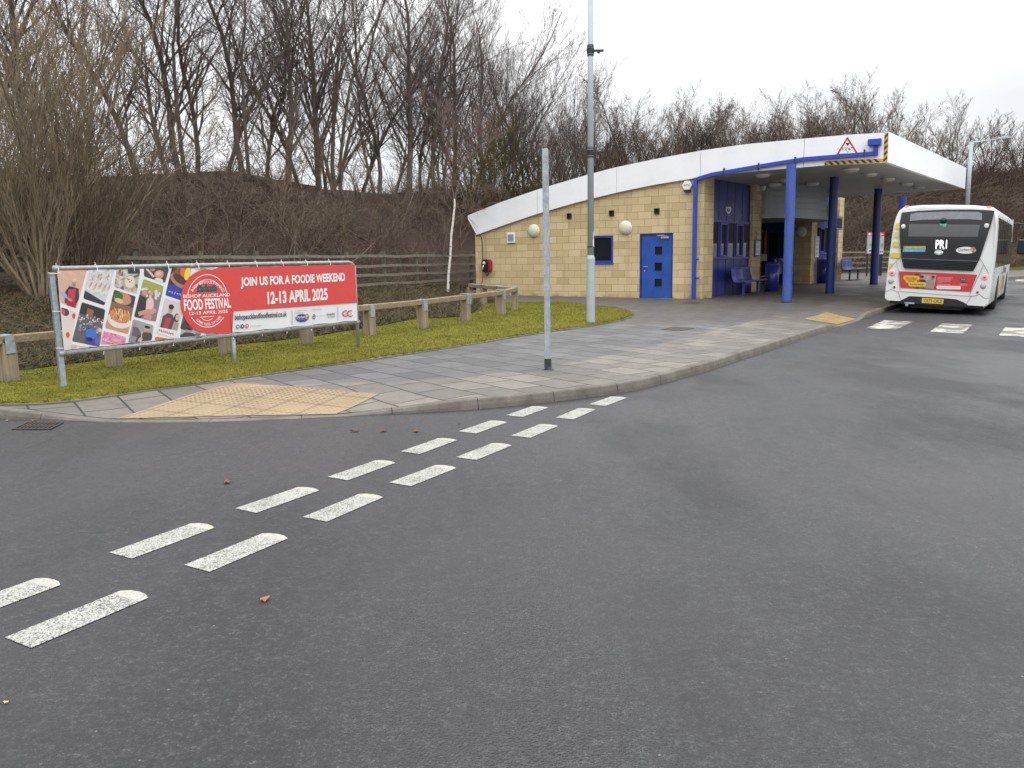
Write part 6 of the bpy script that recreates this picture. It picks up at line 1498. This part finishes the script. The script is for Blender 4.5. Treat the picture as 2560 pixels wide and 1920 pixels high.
nx0, nz0 = bz(680, 1384); nx1, nz1 = bz(970, 1325)
mb = MB(); mb.add([TR(nx0, nz0, .02), TR(nx1, nz0, .02), TR(nx1, nz1, .02), TR(nx0, nz1, .02), TR(nx0, nz0, .03), TR(nx1, nz0, .03), TR(nx1, nz1, .03), TR(nx0, nz1, .03)], [(4,5,6,7),(0,1,5,4),(1,2,6,5),(2,3,7,6),(3,0,4,7)]); npl = mb.build('number_plate', simple('yellow_plate', (.60, .42, .03), .35), bus)
P = Print(); g__ = .022; P.text('YX72 OKZ', [(nx0+.03, nz0+.02), (nx1-.03, nz0+.02), (nx1-.03, nz1-.022), (nx0+.03, nz1-.022)], (.02, .02, .02), 1, .012); P.build('lettering', X['print'], npl, lambda a, b, h: TR(a, b, .030+h), .0015)
ex0, ez0 = bz(445, 1394); ex1, ez1 = bz(585, 1372); mb = MB(); mb.cyl((ex0, -.02, ez0+.0), (ex1, -.02, ez0+.0), .02, n=10); mb.cyl(((ex0+ex1)/2-.06, .02, ez0-.05), ((ex0+ex1)/2-.06, -.03, ez0-.05), .04, n=14); mb.build('tow_bar', X['galv'], bus, True)
# lamps
def lamp(px, py, r, mat, ring_, nm, glow=False):
    x, z = bz(px, py); y = TR(x, z, .0)[1]; x = max(-1.10, min(1.10, x))
    mb = MB(); mb.cyl((x, y+.03, z), (x, y-.008, z), r*1.15, n=24); o = mb.build(nm, ring_, bus, True); mb = MB(); mb.dome((x, y-.008, z), (0, -1, 0), r, .018, 22, 4); mb.build('lens', mat, o, True)
    if glow: mb = MB(); mb.cyl((x, y-.02, z), (x, y-.030, z), r*.5, n=16); mb.build('inner_lens', X['red'] if False else simple('inner_red', (.45, .15, .12), .3), o, True)
for p in ((262, 985), (1482, 1025)): lamp(*p, .062, X['redlit'], X['reflector'], 'tail_light', True)
for p in ((250, 1097), (1467, 1140)): lamp(*p, .055, X['lens'], X['grey'], 'reversing_light')
for p in ((297, 1178), (1400, 1222)): lamp(*p, .026, X['red'], X['grey'], 'fog_light')
for p in ((393, 358), (1472, 362)): lamp(*p, .055, X['reflector'], X['reflector'], 'marker_disc')
x, z = bz(925, 285); y = TR(x, z, 0)[1]; mb = MB(); mb.dome((x, y-.01, z-.0), (0, -1, .2), .075, .07, 16, 5); mb.build('rear_camera', X['black'], bus, True)
for sx in (-.93, .95):
    mb = MB(); h = HB-.075; mb.box(sx-.05, sx+.05, .10, .18, h-.03, h+.035); mb.build('top_marker_light', X['redlit'], bus, bevel=.015)
# offside: windows, doors, vents, arches
def TS(y, z, h):
    pr = [(1.17, .30), (1.23, .36), (1.235, .75), (1.23, 1.3), (1.215, 1.8), (1.20, 2.2), (1.17, HB-.28)]; t = 0
    x = float(np.interp(z, [p[1] for p in pr], [p[0] for p in pr]))-t; return (x+h, y, z)
def spanel(nm, y0, y1, z0, z1, mat, h=.006, par=None, n=5):
    mb = MB(); ys_ = np.linspace(y0, y1, 7); zs_ = np.linspace(z0, z1, n); vs = [TS(y, z, h) for y in ys_ for z in zs_]
    fs = [(i*n+j, (i+1)*n+j, (i+1)*n+j+1, i*n+j+1) for i in range(6) for j in range(n-1)]; mb.add(vs, fs)
    a = [TS(y, z, h) for y, z in ((y0, z0), (y1, z0), (y1, z1), (y0, z1))]; b = [TS(y, z, -.01) for y, z in ((y0, z0), (y1, z0), (y1, z1), (y0, z1))]
    mb.add(a+b, [(0, 4, 5, 1), (1, 5, 6, 2), (2, 6, 7, 3), (3, 7, 4, 0)]); return mb.build(nm, mat, par or bus)
for y0, y1 in ((.42, 1.75), (1.79, 2.75), (2.79, 4.1), (4.14, 5.5), (5.54, 6.9), (6.94, 8.1)): spanel('side_window', y0, y1, 1.22, 2.42, X['busglass'])
spanel('pillar_stripe', 7.6, 7.7, 1.9, 2.6, X['buswhite'], .012)
for y0, y1 in arch:
    mb = MB(); vs = []; n = 14; yc = (y0+y1)/2; r = (y1-y0)/2
    pts = [(yc+r*cos(pi*k/n), .46+r*.98*sin(pi*k/n)) for k in range(n+1)]; pts = [(y1, .28)]+pts+[(y0, .28)]
    mb.add([TS(y, max(z, .36), .004) for y, z in pts], [tuple(range(len(pts)))]); mb.build('wheel_arch', X['black'], bus)
    for sx in (1,): mb = MB(); mb.cyl((1.05, yc, .46), (1.245, yc, .46), .45, n=26); mb.cyl((1.245, yc, .46), (1.25, yc, .46), .26, n=20); mb.build('wheel', X['dark'], bus, True)
mb = MB()
for y in (3.4, 4.35): mb.box(1.222, 1.232, y, y+.015, .4, 2.5)
for k in range(9): mb.box(1.16, 1.235, .24+.0*k, .38, .50+k*.085, .53+k*.085)
mb.build('side_vents', X['dark'], bus)
spanel('side_graphic', 3.45, 4.3, .42, .95, simple('orange_panel', (.60, .40, .22), .35), .005)
P = Print(); P.text('Durham', [(4.3, 1.0), (5.9, 1.0), (5.9, 1.22), (4.3, 1.22)], (.03, .03, .03), 1, .02); P.text('park and ride', [(3.5, .98), (4.25, .98), (4.25, 1.06), (3.5, 1.06)], (.05, .05, .05), 1, .01)
P.rect(4.5, .5, 5.0, .95, (.45, .30, .20), 1); P.rect(5.1, .55, 5.4, .9, (.04, .04, .05), 1)
for it in P.items: Q_ = Print(); Q_.items = [it]; Q_.build('side_graphic', X['busprint'], bus, lambda a, b, h: TS(a, b, .006+h), .0015)
mb = MB(); mb.tube([(1.12, 8.3, 2.45), (1.25, 8.4, 2.5), (1.50, 8.4, 2.48), (1.55, 8.4, 2.4), (1.55, 8.4, 1.95)], .022, 8); mi = mb.build('mirror_arm', X['black'], bus, True); mb = MB(); mb.box(1.36, 1.64, 8.38, 8.48, 1.52, 2.0); mb.build('mirror', X['black'], mi, bevel=.05)
mb = MB(); mb.tube([(1.38, 8.4, 2.48), (1.38, 8.42, 2.26), (1.53, 8.42, 2.26)], .016, 6); mb.build('mirror_brace', X['black'], mi, True)

# ------------------------------------------------------------------ parked van mirrored in the station glazing (right of the frame)
vn = root('panel_van', (31.5, 40.5, G(36)), radians(-35), 'white panel van parked right of the photo and mirrored in the station windows', 'van')
mb = MB(); mb.prism([(-2.6, .35), (2.5, .35), (2.6, .9), (2.1, 1.15), (1.5, 1.95), (1.2, 2.05), (-2.6, 2.05)], -.95, .95); mb.build('body', X['buswhite'], vn, bevel=.08)
for x in (-1.7, 1.6):
    for y in (-.9, .9): mb = MB(); mb.cyl((x, y-.1, .34), (x, y+.1, .34), .34, n=22); mb.build('wheel', X['dark'], vn, True)
for y in (-.955, .955): mb = MB(); mb.prism([(1.0, 1.2), (1.85, 1.2), (1.4, 1.8), (1.0, 1.85)], y-.01, y+.01); mb.build('side_window', X['glass'], vn)
mb = MB(); mb.add([(2.08, -.8, 1.2), (2.08, .8, 1.2), (1.56, .75, 1.9), (1.56, -.75, 1.9)], [(0, 1, 2, 3)]); mb.build('windscreen', X['glass'], vn)

# ragged tufts leaning over the edging and sprigs at post feet
r3 = np.random.RandomState(21); q = ED[r3.randint(0, len(ED)-1, 2600)]+r3.normal(0, .03, (2600, 2))+np.array([0, .03]); z = np.array([PZ(*p)+.02 for p in q])
tag(strands(np.column_stack([q, z]), np.stack([r3.normal(0, .6, 2600), r3.normal(-.4, .5, 2600), np.ones(2600)], 1), r3.uniform(.02, .06, 2600), .006, 'edge_tufts', X['grass'], .6, 8), 'ragged grass tufts along the lawn edging', 'grass', kind='stuff')
q = np.concatenate([p[:2]+r3.normal(0, .11, (60, 2)) for p in kp]); z = np.array([PZ(*p)+.03 for p in q]); n = len(q)
tag(strands(np.column_stack([q, z]), np.stack([r3.normal(0, .4, n), r3.normal(0, .4, n), np.ones(n)], 1), r3.uniform(.04, .11, n), .007, 'edge_tufts', X['grass'], .4, 9), 'longer grass left round the feet of the rail posts', 'grass', kind='stuff')
